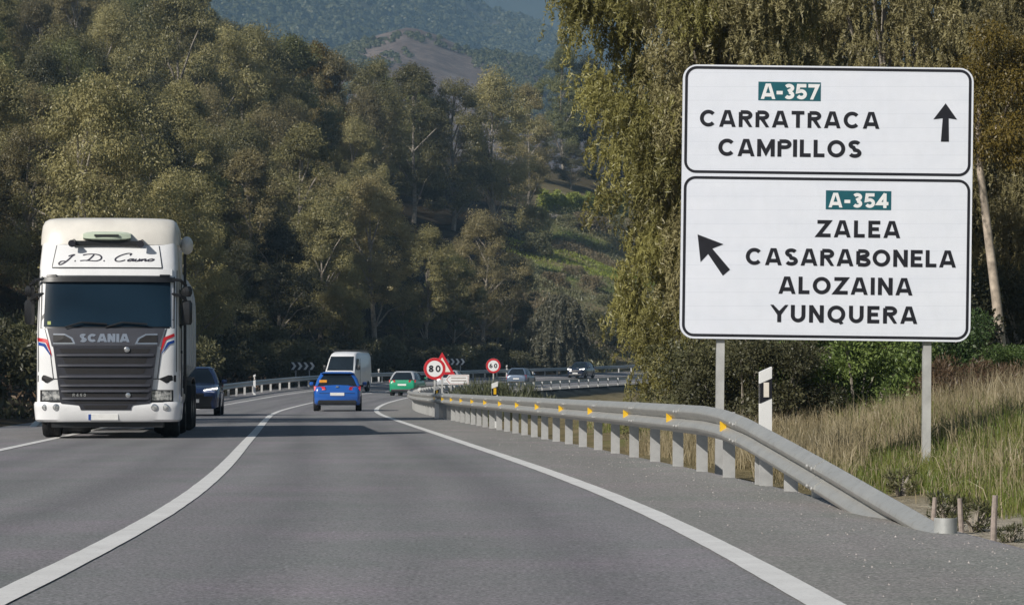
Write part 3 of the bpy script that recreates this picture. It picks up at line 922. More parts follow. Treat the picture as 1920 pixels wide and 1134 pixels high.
# delineator posts
M_DPW = plain('white_plastic', (0.80, 0.80, 0.79), 0.45, 0, 0.05, 6)
def delineator(x, y, label, h=1.05, lean=0.0, w=0.13, refl='white'):
    s = thing('delineator_post', label, 'marker post', (x, y, gz(x, y)), 0, None)
    s.rotation_euler = (0, R(lean), R(8))
    hw = w / 2; sl = 0.05
    m = MB().prism([(-hw, -0.3), (hw, -0.3), (hw, h), (-hw, h - sl)], lambda a, b, d: (a, d, b), -0.03, 0.03)
    body = m.build('post_body', M_DPW, s)
    z0, z1 = h - 0.30, h - 0.11
    V = [(-hw, -0.033, z0 - sl), (hw, -0.033, z0 ), (hw, -0.033, z1), (-hw, -0.033, z1 - sl)]
    Vb = [(a, 0.033, c_) for a, b_, c_ in V]
    mesh_obj('black_band', V + Vb, [(0, 1, 2, 3), (7, 6, 5, 4), (0, 4, 5, 1), (1, 5, 6, 2), (2, 6, 7, 3), (3, 7, 4, 0)], M_BLACK, s)
    m = MB().box(-hw * 0.42, hw * 0.46, -0.040, -0.0335, z0 + 0.01, z1 - 0.04)
    m.build('reflector', M_YEL if refl == 'amber' else M_WARM, s)
    return s
p = at(1435, 800, 25.5); delineator(p.x, p.y, 'white marker post with black band just behind the near guardrail bend', 1.19, refl='white', w=0.115)
p = at(927.5, 740, 60); delineator(p.x, p.y, 'marker post with amber reflector in front of the grey green bushes', 1.14, refl='amber', w=0.135)
p = at(819, 740, 78); delineator(p.x, p.y, 'marker post with amber reflector beside the pole of the 80 sign', 1.06, refl='amber', w=0.12)
p = RP(104.0, 5.35); delineator(float(p[0]), float(p[1]), 'slim marker post where the right guardrail bends beside the green car', 0.98, -5, w=0.11)
p = at(477, 720, 150); delineator(p.x, p.y, 'marker post behind the left guardrail beside the dark blue car', 1.25)
p = at(710, 700, 205); delineator(p.x, p.y, 'marker post behind the left guardrail right of the white van', 1.15)
p = at(950, 690, 250); delineator(p.x, p.y, 'marker post behind the left guardrail right of the 60 sign', 1.25)

# short wooden stakes by the ditch
M_STAKE = plain('weathered_stake_wood', (0.30, 0.25, 0.22), 0.9, 0, 0.3, 30)
for (u, v, vb, lab, ln) in ((1862, 945, 1040, 'short weathered stake nearest the camera by the ditch', 1.5),
                            (1803, 932, 990, 'short weathered stake, middle one of three by the ditch', -4),
                            (1750, 920, 968, 'short weathered stake just behind the end of the guardrail', 2)):
    Y = 5000 * 1.08 / (vb - HORV); x = (u - 960) * Y / F; z = gz(x, Y)
    hgt = (vb - v) * Y / F + 0.03
    m = MB().tube([(0, 0, -0.15), (0, 0, hgt * 0.5), (0.004, 0, hgt)], [0.021, 0.02, 0.018], 9)
    o = m.build('wooden_stake', M_STAKE); o.location = (x, Y, z); o.rotation_euler = (0, R(ln), 0)
    tag(o, lab, 'stake', 'wooden stakes by the ditch')

# ------------------------------------------------------------------ vehicles: shared materials
def car_paint(name, col, rough=0.28, metal=0.0):
    m = plain(name, col, rough, metal, 0.05, 3, coat=0.6)
    return m
M_TWHITE = car_paint('truck_white_paint', (0.82, 0.825, 0.83))
M_TCREAM = plain('dusty_cream_paint', (0.72, 0.69, 0.63), 0.42, 0, 0.10, 2.2, coat=0.3)
M_DGREY = plain('dark_grey_plastic', (0.030, 0.031, 0.040), 0.42, 0, 0.12, 5)
M_MGREY = plain('mid_grey_plastic', (0.055, 0.057, 0.070), 0.4, 0, 0.1, 5)
M_NEARBLK = plain('black_mesh', (0.014, 0.013, 0.014), 0.55, 0, 0.2, 40)
M_TYRE = plain('tyre_rubber', (0.018, 0.018, 0.019), 0.85, 0, 0.25, 12)
M_RIM = plain('alloy_rim', (0.42, 0.42, 0.43), 0.35, 0.7, 0.1, 6)
M_CHROME = plain('bright_trim', (0.62, 0.63, 0.64), 0.22, 0.85, 0.04, 6)
M_BLKPL = plain('black_plastic', (0.016, 0.017, 0.019), 0.4, 0, 0.2, 8)
M_LGREY = plain('trailer_grey_paint', (0.72, 0.73, 0.74), 0.45, 0, 0.1, 1.5)
M_BLUE = plain('blue_sheeting', (0.012, 0.06, 0.30), 0.4, 0, 0.1, 8)
M_TAIL = plain('tail_lamp_red', (0.62, 0.03, 0.045), 0.2, 0, 0.1, 12, coat=0.6)
M_PLATE = plain('number_plate_white', (0.74, 0.74, 0.72), 0.4, 0, 0.06, 12)
M_ORANGE = plain('orange_patch', (0.80, 0.34, 0.03), 0.5, 0, 0.1, 12)
M_INK = plain('script_ink', (0.03, 0.028, 0.045), 0.5, 0, 0.1, 12)
def glass_mat(name, col, rough=0.08):
    m, nt, b = new_mat(name)
    f = noise(nt, 0.7, 2, 0.4, stretch=(1, 1, 1.6))
    nt.links.new(ramp(nt, f, [(0.3, tuple(c * 0.7 for c in col)), (0.7, tuple(c * 1.2 for c in col))]), b.inputs['Base Color'])
    b.inputs['Roughness'].default_value = rough
    b.inputs['Specular IOR Level'].default_value = 0.6
    return m
M_GLASS = glass_mat('tinted_glass', (0.012, 0.018, 0.024))
M_WSCREEN = glass_mat('windscreen_glass', (0.010, 0.024, 0.040), 0.12)
M_WSCREEN.node_tree.nodes['Principled BSDF'].inputs['Specular IOR Level'].default_value = 0.25
def lamp_glass():
    m, nt, b = new_mat('headlamp_glass')
    f = noise(nt, 14, 3, 0.6)
    nt.links.new(ramp(nt, f, [(0.35, (0.10, 0.11, 0.12)), (0.5, (0.45, 0.46, 0.46)), (0.65, (0.80, 0.80, 0.78))]), b.inputs['Base Color'])
    b.inputs['Roughness'].default_value = 0.15; b.inputs['Metallic'].default_value = 0.4
    b.inputs['Coat Weight'].default_value = 0.8
    return m
M_LAMP = lamp_glass()
M_LIT = emissive('lit_headlamp', (1.0, 0.98, 0.92), 3.0)

def wheel(name, parent, x, y, r, w, outer, rim_r=0.62):
    """tyre with shoulders as the part's mesh; rim as sub-part.  outer = +1/-1: which side faces out"""
    m = MB(); h = w / 2
    m.lathe([(r * rim_r, -h * 0.9), (r * 0.93, -h), (r, -h * 0.72), (r, -h * 0.25), (r * 0.985, -h * 0.2), (r * 0.985, h * 0.2), (r, h * 0.25), (r, h * 0.72), (r * 0.93, h), (r * rim_r, h * 0.9)], (0, 0, 0), 'x', 28)
    t = m.build(name, M_TYRE, parent, smooth=True); t.location = (x, y, r)
    m = MB(); q = outer * h
    prof = [(r * rim_r, q * 0.86), (r * rim_r * 0.98, q * 0.92), (r * rim_r * 0.86, q * 0.62), (r * 0.30, q * 0.70), (r * 0.26, q * 0.95), (0.01, q * 0.98)]
    m.lathe(prof, (0, 0, 0), 'x', 20)
    for i in range(10):
        a = 2 * math.pi * i / 10
        cx, cz = r * rim_r * 0.72 * math.cos(a), r * rim_r * 0.72 * math.sin(a)
        m.lathe([(r * 0.045, q * 0.66), (r * 0.045, q * 0.76), (0.005, q * 0.78)], (0, cx, cz), 'x', 6)
    m.build('rim', M_RIM, t, smooth=True)
    return t

# ------------------------------------------------------------------ truck
TX = Vector((-7.29, 48.0, 0))
truck = thing('articulated_truck', 'white articulated truck with dark grille and cursive name above its windscreen', 'truck', TX, R(5.2))
def y0z(z): return float(np.interp(z, [0.3, 0.55, 1.7, 2.0, 2.9, 3.1, 3.5, 3.7], [0.03, 0.0, 0.0, 0.05, 0.27, 0.33, 0.55, 0.68]))
def wz(z): return float(np.interp(z, [0.3, 0.6, 2.0, 3.1, 3.6], [1.255, 1.275, 1.275, 1.25, 1.22]))
def fy(x, z, D=0.42, p=5.0):
    a = min(abs(x) / wz(z), 0.9995)
    return y0z(z) + 0.05 * a * a + D * (1 - (1 - a ** p) ** (1 / p))
def cab_ring(z, grow=0.0, back=2.25):
    P = []
    w = wz(z)
    for i in range(33):
        s = -1 + 2 * i / 32
        x = w * math.sin(s * math.pi / 2) if abs(s) < 1 else w * s
        P.append((x * (1 + grow / w), fy(x * 0.9996, z) - grow, z))
    P += [(w + grow, 1.2, z), (w + grow, back, z), (-w - grow, back, z), (-w - grow, 1.2, z)]
    return P
m = MB().loft([cab_ring(z) for z in (0.62, 0.9, 1.3, 1.7, 2.0, 2.3, 2.6, 2.9, 3.1, 3.3, 3.5, 3.62)])
cab = m.build('cab', M_TWHITE, truck, smooth=True)
def cpanel(name, mat, parent, xl, xr, z0, z1, off, nx=12, nz=6, smooth=True, thick=None):
    """panel lying on the cab front between xl(z) and xr(z), standing off it by off, with rims back into the cab"""
    f = (lambda v: v if callable(v) else (lambda z: v))
    xl, xr = f(xl), f(xr); th = thick or off + 0.01
    V = []; Fc = []
    for k in range(nz + 1):
        z = z0 + (z1 - z0) * k / nz
        for i in range(nx + 1):
            x = xl(z) + (xr(z) - xl(z)) * i / nx
            V.append((x, fy(x, z) - off, z))
    n = nx + 1
    for k in range(nz):
        for i in range(nx):
            Fc.append((k * n + i, k * n + i + 1, (k + 1) * n + i + 1, (k + 1) * n + i))
    loop = [i for i in range(n)] + [k * n + nx for k in range(1, nz + 1)] + [nz * n + i for i in range(nx - 1, -1, -1)] + [k * n for k in range(nz - 1, 0, -1)]
    b = len(V)
    for q in loop: V.append((V[q][0], V[q][1] + th, V[q][2]))
    for i in range(len(loop)):
        j = (i + 1) % len(loop)
        Fc.append((loop[i], b + i, b + j, loop[j]))
    return MB().add(V, Fc).build(name, mat, parent, smooth=smooth)
ip = lambda zs, xs: (lambda z: float(np.interp(z, zs, xs)))
# bumper: wraps the corners
m = MB().loft([[(x, y, z) for x, y, z in cab_ring(z, g, 0.95)] for z, g in ((0.30, 0.01), (0.34, 0.045), (0.55, 0.05), (0.62, 0.05), (0.66, 0.035))])
bumper = m.build('bumper', M_TWHITE, truck, smooth=True)
m = MB().box(-1.0, 1.0, 0.12, 0.6, 0.20, 0.32); m.build('under_skirt', M_BLKPL, truck)
# upper deflector
def def_ring(z, w, yf, D, back=2.3, p=4.5):
    P = []
    for i in range(29):
        s = -1 + 2 * i / 28; x = w * math.sin(s * math.pi / 2); a = min(abs(x) / w, 0.9995)
        P.append((x, yf + 0.10 * a * a + D * (1 - (1 - a ** p) ** (1 / p)), z))
    return P + [(w, 1.5, z), (w, back, z), (-w, back, z), (-w, 1.5, z)]
m = MB().loft([def_ring(3.48, 1.225, 0.62, 0.45), def_ring(3.52, 1.255, 0.52, 0.5), def_ring(3.70, 1.25, 0.57, 0.5), def_ring(3.87, 1.235, 0.66, 0.5), def_ring(3.96, 1.20, 0.76, 0.5), def_ring(4.01, 1.14, 0.90, 0.5), def_ring(4.035, 1.05, 1.10, 0.5)])
m.build('roof_deflector', M_TCREAM, truck, smooth=True)
# name board above the windscreen
nb = cpanel('name_board', M_TWHITE, truck, ip([3.1, 3.5], [-1.0, -0.93]), ip([3.1, 3.5], [0.96, 0.90]), 3.095, 3.50, 0.022, 14, 6)
cpanel('seam', M_BLKPL, nb, -1.01, 0.97, 3.075, 3.094, 0.012, 14, 1)
for a, b in ((-1.018, -1.003), (0.963, 0.978)):
    cpanel('seam', M_BLKPL, nb, ip([3.09, 3.5], [a, a * 0.93]), ip([3.09, 3.5], [b, b * 0.93]), 3.096, 3.5, 0.014, 1, 6)
# cursive name: strokes in zoomed-photo pixels (scale 5.153, origin 60,400)
def TZ(X, Y): return ((60 + X / 5.153 - 201) / 104.7, (822 - (400 + Y / 5.153)) / 104.7)
def smooth_pts(pts, n=6):
    P = [np.array(p, float) for p in pts]; out = []
    for i in range(len(P) - 1):
        a = P[max(i - 1, 0)]; b = P[i]; c = P[i + 1]; d = P[min(i + 2, len(P) - 1)]
        for k in range(n):
            t = k / n
            out.append(0.5 * ((2 * b) + (c - a) * t + (2 * a - 5 * b + 4 * c - d) * t * t + (3 * b - a - 3 * c + d) * t ** 3))
    return out + [P[-1]]
script = [
    [(245, 470), (262, 480), (300, 462), (340, 430), (375, 395), (398, 380), (380, 382), (340, 395)],
    [(310, 445), (270, 448), (245, 470)],
    [(402, 440), (408, 446)],
    [(480, 385), (520, 376), (590, 374), (640, 384), (660, 405), (650, 428), (610, 442), (560, 440), (500, 437), (455, 441)],
    [(588, 380), (565, 405), (540, 428), (515, 440)],
    [(682, 438), (690, 444)],
    [(935, 385), (950, 370), (915, 366), (850, 385), (800, 415), (800, 440), (840, 446), (890, 432)],
    [(965, 420), (935, 425), (915, 438), (935, 443), (965, 430), (975, 420), (962, 440), (985, 440)],
    [(1000, 420), (985, 440), (1010, 442), (1035, 420), (1022, 440), (1040, 438)],
    [(1058, 420), (1045, 441), (1070, 424), (1090, 422), (1082, 441), (1105, 436)],
    [(1150, 420), (1118, 428), (1115, 441), (1145, 440), (1168, 427), (1150, 420), (1175, 424)],
]
groups_ = [[0, 1], [2], [3, 4], [5], [6], [7], [8], [9], [10]]
V = []; Fc = []
for li, st in enumerate(script):
    if any(g_[0] == li for g_ in groups_): V = []; Fc = []
    P = smooth_pts([TZ(*p) for p in st]) if len(st) > 2 else [np.array(TZ(*p)) for p in st]
    # swelling pen: thick on downstrokes
    for i in range(len(P) - 1):
        d = P[i + 1] - P[i]; L = np.linalg.norm(d) + 1e-9; nrm = np.array([-d[1], d[0]]) / L
        wdt = 0.0085 + 0.0075 * abs(d[1]) / L
        e = d / L * 0.002
        b = len(V)
        for q in (P[i] - e + nrm * wdt, P[i + 1] + e + nrm * wdt, P[i + 1] + e - nrm * wdt, P[i] - e - nrm * wdt):
            V.append((q[0], fy(q[0], q[1]) - 0.026 - 0.0004 * ((i + li) % 3), q[1]))
        Fc.append((b, b + 1, b + 2, b + 3))
    if any(g_[-1] == li for g_ in groups_): mesh_obj('cursive_letter', V, Fc, M_INK, nb)
# sun visor, windscreen, wipers
ws = cpanel('windscreen', M_WSCREEN, truck, ip([2.0, 2.9], [-1.14, -1.12]), ip([2.0, 2.9], [1.14, 1.12]), 2.015, 2.84, 0.014, 20, 6)
cpanel('windscreen_surround', M_BLKPL, truck, -1.20, 1.20, 1.985, 2.93, 0.006, 20, 6)
cpanel('sun_visor', M_BLKPL, truck, ip([2.8, 2.95], [-1.19, -1.2]), ip([2.8, 2.95], [1.19, 1.2]), 2.825, 2.915, 0.075, 20, 2)
cpanel('white_header', M_TWHITE, truck, -1.15, 1.15, 2.945, 3.065, 0.02, 16, 2)
for s in (-1, 1):
    cpanel('marker_light', M_BLKPL, truck, s * 1.02 - 0.09, s * 1.02 + 0.09, 2.925, 2.965, 0.05, 4, 1)
    m = MB().tube([(-0.75 + 0.72 * (s > 0), fy(0.4, 2.0) - 0.045, 2.0), (-0.45 + 0.72 * (s > 0), fy(0.2, 2.03) - 0.05, 2.09), (0.0 + 0.72 * (s > 0), fy(0.2, 2.05) - 0.055, 2.06)], 0.017, 6)
    m.build('wiper', M_BLKPL, truck)
# sticker in the lower left of the windscreen
cpanel('sticker', plain('green_yellow_sticker', (0.30, 0.36, 0.05), 0.5), ws, -1.07, -1.01, 2.05, 2.11, 0.018, 2, 2)
# grey mask with the maker's name
mask = cpanel('grey_mask', M_MGREY, truck, ip([1.68, 2.0], [-0.99, -1.08]), ip([1.68, 2.0], [0.93, 1.03]), 1.665, 1.985, 0.03, 16, 4)
items = text_quads('SCANIA', -0.49, 0.395, 1.735, 0.15, 0.30, xs=1.18)
text_obj('maker_name', items, lambda x, z, k: (x, fy(x, z) - 0.036 - 0.001 * k, z), M_CHROME, mask)
for s in (-1, 1):
    pts_o = [(0.53, 1.70), (0.93, 1.70), (0.93, 1.89), (0.72, 1.885), (0.58, 1.81)]
    pts_i = [(0.575, 1.725), (0.93, 1.725), (0.93, 1.862), (0.73, 1.86), (0.615, 1.795)]
    def mk(nm, pts, mat, off):
        c_ = np.mean(pts, 0)
        V = [(s * p[0] - 0.03, fy(s * p[0] - 0.03, p[1]) - off, p[1]) for p in pts] + [(s * c_[0] - 0.03, fy(s * c_[0], c_[1]) - off, c_[1])]
        n = len(pts)
        return MB().add(V, [(i, (i + 1) % n, n) for i in range(n)]).build(nm, mat, mask)
    mk('air_inlet_trim', pts_o, M_CHROME, 0.034); mk('air_inlet', pts_i, M_NEARBLK, 0.038)
# grille
gl = ip([0.50, 0.60, 0.615, 0.66, 1.2, 1.66], [-0.46, -0.49, -0.80, -0.83, -0.90, -0.96])
gr_ = ip([0.50, 0.60, 0.615, 0.66, 1.2, 1.66], [0.42, 0.45, 0.74, 0.78, 0.84, 0.90])
grille = cpanel('grille', M_DGREY, truck, gl, gr_, 0.515, 1.66, 0.062, 14, 40)
for (za, zb, sh) in ((1.535, 1.615, 0.10), (1.345, 1.45, 0.14), (1.165, 1.275, 0.14), (0.985, 1.06, 0.10), (0.875, 0.925, 0.06), (0.735, 0.82, 0.06), (0.635, 0.70, 0.22), (0.53, 0.60, 0.05)):
    xa, xb = gl((za + zb) / 2), gr_((za + zb) / 2)
    cpanel('grille_opening', M_NEARBLK, grille, ip([za, zb], [xa + sh + 0.05, xa + sh]), ip([za, zb], [xb - sh - 0.05, xb - sh]), za, zb, 0.066, 12, 2)
bars = MB()
for zc in (1.495, 1.31, 1.11, 0.95, 0.85, 0.715):
    xa, xb = gl(zc) + 0.04, gr_(zc) - 0.04
    rings = []
    for i in range(15):
        x = xa + (xb - xa) * i / 14; y = fy(x, zc) - 0.066
        k = min(1.0, min(x - xa, xb - x) / 0.14 + 0.25)
        rings.append([(x, y + 0.01, zc + 0.034), (x, y - 0.03 * k, zc + 0.014), (x, y - 0.035 * k, zc - 0.012), (x, y + 0.01, zc - 0.03)])
    bars.loft(rings)
bars.build('grille_bars', M_MGREY, grille, smooth=True)
items = text_quads('R450', -0.61, -0.37, 0.755, 0.055, 0.2)
text_obj('badge', items, lambda x, z, k: (x, fy(x, z) - 0.072 - 0.001 * k, z), M_CHROME, grille)
m = MB().lathe([(0.05, 0.0), (0.05, -0.02), (0.036, -0.026), (0.01, -0.028)], (0.36, fy(0.36, 1.6) - 0.066, 1.6), 'y', 16); m.build('emblem', M_CHROME, grille, smooth=True)
m = MB().lathe([(0.045, 0.0), (0.045, -0.02), (0.01, -0.028)], (0.38, fy(0.38, 0.78) - 0.066, 0.78), 'y', 16); m.build('badge', M_CHROME, grille, smooth=True)
for s in (-1, 1):
    xs_ = (lambda z, s=s: s * float(np.interp(z, [1.085, 1.66, 1.98], [0.93, 1.0, 1.09])) - 0.03)
    cpanel('shut_line', M_BLKPL, truck, (lambda z, f=xs_: f(z) - 0.006), (lambda z, f=xs_: f(z) + 0.006), 1.085, 1.98, 0.008, 1, 10)
    cpanel('shut_line', M_BLKPL, truck, s * 1.235 - 0.006, s * 1.235 + 0.006, 1.2, 3.05, 0.006, 1, 10)
cpanel('shut_line', M_BLKPL, truck, -1.2, 1.2, 0.650, 0.660, 0.045, 24, 1)
# horizontal shut line under the corner panels
cpanel('shut_line', M_BLKPL, truck, -1.16, 1.14, 1.068, 1.082, 0.010, 24, 1)
# lamps, fogs, corner inlets
for s in (-1, 1):
    xa, xb = (-1.19, -0.79) if s < 0 else (0.77, 1.17)
    hl = cpanel('headlight', M_BLKPL, truck, xa - 0.01, xb + 0.01, 0.665, 0.875, 0.012, 10, 3)
    cpanel('lens', M_LAMP, hl, xa + 0.03, xb - 0.02, 0.69, 0.855, 0.02, 10, 3)
    for k, x in enumerate((1.07, 0.875)):
        xx = s * x - 0.03
        fg = MB().lathe([(0.062, 0.02), (0.062, -0.012), (0.05, -0.016)], (xx, fy(xx, 0.565) - 0.05, 0.565), 'y', 18).build('fog_light', M_CHROME, truck, smooth=True)
        MB().lathe([(0.044, 0.0), (0.044, -0.018), (0.01, -0.022)], (xx, fy(xx, 0.565) - 0.05, 0.565), 'y', 14).build('lens', M_LAMP, fg, smooth=True)
    poly = [(0.93, 1.075), (1.10, 1.14), (1.24, 1.14), (1.24, 1.02), (1.06, 1.00)]
    c_ = np.mean(poly, 0); n = len(poly)
    V = [(s * p[0] - 0.01, fy(s * p[0] - 0.01, p[1]) - 0.012, p[1]) for p in poly] + [(s * c_[0] - 0.01, fy(s * c_[0], c_[1]) - 0.016, c_[1])]
    MB().add(V, [(i, (i + 1) % n, n) for i in range(n)]).build('corner_vent', M_NEARBLK, truck)
def T2(X, Y): return ((50 + X / 4.726 - 201) / 104.7, (822 - (600 + Y / 4.726)) / 104.7)
def decal(name, mat, A, B, off):
    n = 10; V = []; Fc = []
    def res(P):
        P = [np.array(T2(*p)) for p in P]; L = [0]
        for i in range(1, len(P)): L.append(L[-1] + np.linalg.norm(P[i] - P[i - 1]))
        return [np.array([np.interp(L[-1] * k / n, L, [p[0] for p in P]), np.interp(L[-1] * k / n, L, [p[1] for p in P])]) for k in range(n + 1)]
    A, B = res(A), res(B)
    for a, b in zip(A, B):
        for k in range(4):
            q = a + (b - a) * k / 3
            x = max(-1.268, min(1.268, q[0]))
            V.append((x, fy(x, q[1]) - off, q[1]))
    for i in range(n):
        for k in range(3): Fc.append((i * 4 + k, i * 4 + k + 1, i * 4 + 5 + k, i * 4 + 4 + k))
    MB().add(V, Fc).build(name, mat, cab)
decal('red_decal', M_RED, [(92, 150), (188, 165), (228, 318)], [(95, 182), (170, 195), (224, 312)], 0.010)
decal('blue_decal', M_BLUE, [(100, 190), (165, 203), (224, 325)], [(102, 218), (150, 228), (220, 322)], 0.010)
decal('red_decal', M_RED, [(1305, 110), (1210, 150), (1183, 290)], [(1310, 138), (1237, 168), (1187, 287)], 0.010)
decal('blue_decal', M_BLUE, [(1305, 170), (1245, 190), (1195, 298)], [(1308, 195), (1262, 210), (1200, 294)], 0.010)
# number plate in the bumper
pl = MB().box(-0.33, 0.20, fy(0, 0.38) - 0.062, fy(0, 0.38) - 0.04, 0.335, 0.44).build('number_plate', M_PLATE, truck)
MB().box(-0.33, -0.285, fy(0, 0.38) - 0.066, fy(0, 0.38) - 0.0622, 0.335, 0.44).build('blue_strip', M_BLUE, pl)
# roof light bar and horns
lb = MB(); rings = []
for i in range(13):
    s = -1 + 2 * i / 12; x = 0.43 * s; e = 0.085 * (1 - 0.35 * s ** 6); yb = 0.45
    rings.append([(x - 0.03, yb + 0.05 + 0.06 * s * s, 3.665 - e), (x - 0.03, yb - 0.08 + 0.06 * s * s, 3.665 - e * 0.6), (x - 0.03, yb - 0.08 + 0.06 * s * s, 3.665 + e * 0.5), (x - 0.03, yb + 0.05 + 0.06 * s * s, 3.665 + e), (x - 0.03, yb + 0.14, 3.665 + e), (x - 0.03, yb + 0.14, 3.665 - e)])
lb.loft(rings)
lightbar = lb.build('roof_light_bar', plain('pale_green_plastic', (0.55, 0.63, 0.50), 0.4, 0, 0.06, 4), truck, smooth=True)
MB().box(-0.25, 0.19, 0.352, 0.372, 3.655, 3.69).build('light_slot', M_BLKPL, lightbar)
MB().box(-0.66, 0.60, 0.46, 0.56, 3.50, 3.58).build('light_bar_bracket', M_BLKPL, truck)
for x in (-0.63, 0.60):
    MB().tube([(x, 0.62, 3.60), (x, 0.42, 3.56), (x - 0.02, 0.32, 3.52)], [0.025, 0.035, 0.07], 12).build('air_horn', M_DGREY, truck, smooth=True)
# mirrors
for s in (-1, 1):
    xa, xb = (-1.51, -1.33) if s < 0 else (1.31, 1.51)
    m = MB(); m.box(xa, xb, 0.42, 0.62, 2.06, 2.50, 0.05)
    mr = m.build('mirror', M_BLKPL, truck, smooth=True)
    MB().box(xa + 0.01, xb, 0.40, 0.60, 2.57, 2.76, 0.06).build('wide_mirror', M_BLKPL, mr, smooth=True)
    for z in (2.80, 2.53):
        a = MB().tube([(s * 1.14, 0.34, z + 0.08), (s * 1.30, 0.36, z + 0.06), (s * 1.40, 0.45, z - 0.03)], 0.03, 6); a.build('mirror_arm', M_BLKPL, mr)
    a = MB().tube([(s * 1.22, 0.62, 2.02), (s * 1.36, 0.56, 2.08)], 0.022, 6)
    a.build('mirror_arm', M_BLKPL, mr)
    # cab side window, door seam, handle, step
    w = 1.279
    sw = [(s * w, 0.62, 2.0), (s * w, 1.5, 2.02), (s * w, 1.5, 2.72), (s * w * 0.99, 0.72, 2.72)]
    MB().add([Vector(p) + Vector((s * 0.004, 0, 0)) for p in sw], [(0, 1, 2, 3)]).build('side_window', M_GLASS, truck)
    MB().box(s * 1.28 - 0.01, s * 1.28 + 0.01, 1.62, 1.645, 0.75, 2.9).build('door_seam', M_BLKPL, truck)
    MB().box(s * 1.285 - 0.02, s * 1.285 + 0.02, 1.35, 1.55, 1.55, 1.60).build('door_handle', M_BLKPL, truck)
    MB().box(min(s * 1.0, s * 1.26), max(s * 1.0, s * 1.26), 0.95, 2.2, 0.35, 0.62).build('side_skirt', M_TWHITE if s < 0 else M_TWHITE, truck)
    MB().box(min(s * 1.2, s * 1.262), max(s * 1.2, s * 1.262), 2.26, 2.75, 0.9, 3.7).build('side_deflector', M_TWHITE, truck)
    MB().lathe([(0.30, 0.0), (0.32, 0.05), (0.32, 1.15), (0.30, 1.2)], (s * 0.95, 3.0, 0.75), 'y', 18).build('fuel_tank', M_RIM, truck, smooth=True)
m = MB().ellipsoid((1.38, 1.6, 3.56), 0.12, 0.22, 0.17); m.build('air_intake_cap', M_TCREAM, truck, smooth=True)
MB().tube([(1.34, 1.7, 0.8), (1.34, 1.7, 3.45)], 0.03, 8).build('air_intake_pipe', M_BLKPL, truck)
# chassis and trailer
MB().box(-0.45, 0.45, 0.8, 12.4, 0.72, 1.0).build('chassis', M_BLKPL, truck)
def tr_ring(y, g=0.0, zlow=1.12):
    P = []
    for i in range(25):
        a = math.pi * i / 24
        c_, s_ = math.cos(a), math.sin(a)
        x = 1.26 * math.copysign(abs(c_) ** 0.62, c_) * (1 - g); z = 2.35 + 1.25 * abs(s_) ** 0.62 * (1 - g)
        P.append((x, y, z))
    return P + [(-1.26 * (1 - g), y, zlow + 0.25), (-1.05, y, zlow), (1.05, y, zlow), (1.26 * (1 - g), y, zlow + 0.25)]
m = MB().loft([tr_ring(3.0, 0.06), tr_ring(3.06, 0.01), tr_ring(3.2), tr_ring(7), tr_ring(12.2), tr_ring(12.35, 0.03)])
trailer = m.build('trailer_body', M_LGREY, truck, smooth=True)
for k in range(6):
    m = MB(); y = 3.6 + 1.6 * k
    A = tr_ring(y); B = tr_ring(y + 0.06)
    m.loft([[(x * 1.012, yy, z + 0.012 * (z > 2.4)) for x, yy, z in A], [(x * 1.012, yy, z + 0.012 * (z > 2.4)) for x, yy, z in B]])
    m.build('rib', M_LGREY, trailer)
for (y, w, x) in ((1.42, 0.33, 1.08), (5.1, 0.62, 0.94), (9.2, 0.40, 1.06), (10.5, 0.40, 1.06), (11.8, 0.40, 1.06)):
    for s in (-1, 1): wheel('wheel', truck, s * x, y, 0.50, w, s)
for s in (-1, 1):
    for (y, L) in ((5.1, 0.62), (10.5, 1.9)):
        rings = []
        for i in range(9):
            a = math.pi * i / 8
            rings.append([(min(s * 0.65, s * 1.25), y - (L) * math.cos(a), 0.62 + 0.50 * math.sin(a) ** 0.5), (max(s * 0.65, s * 1.25), y - L * math.cos(a), 0.62 + 0.50 * math.sin(a) ** 0.5),
                          (max(s * 0.65, s * 1.25), y - L * math.cos(a), 0.65 + 0.50 * math.sin(a) ** 0.5), (min(s * 0.65, s * 1.25), y - L * math.cos(a), 0.65 + 0.50 * math.sin(a) ** 0.5)])
        MB().loft(rings).build('mudguard', M_BLKPL, truck)

# ------------------------------------------------------------------ cars
def g_ring(z, yf, yr, hw, r, bow=0.05):
    """plan outline of the glasshouse: 4 corners x 4 points + mid points, starting at front right going round"""
    P = []
    for (cx, cy, a0) in ((hw - r, yf + r, -90), (hw - r, yr - r, 0), (-hw + r, yr - r, 90), (-hw + r, yf + r, 180)):
        for i in range(4):
            a = R(a0 + 30 * i)
            P.append([cx + r * math.cos(a), cy + r * math.sin(a), z])
    for p in P:
        if p[1] < yf + r * 1.01: p[1] -= 0.0
    return P

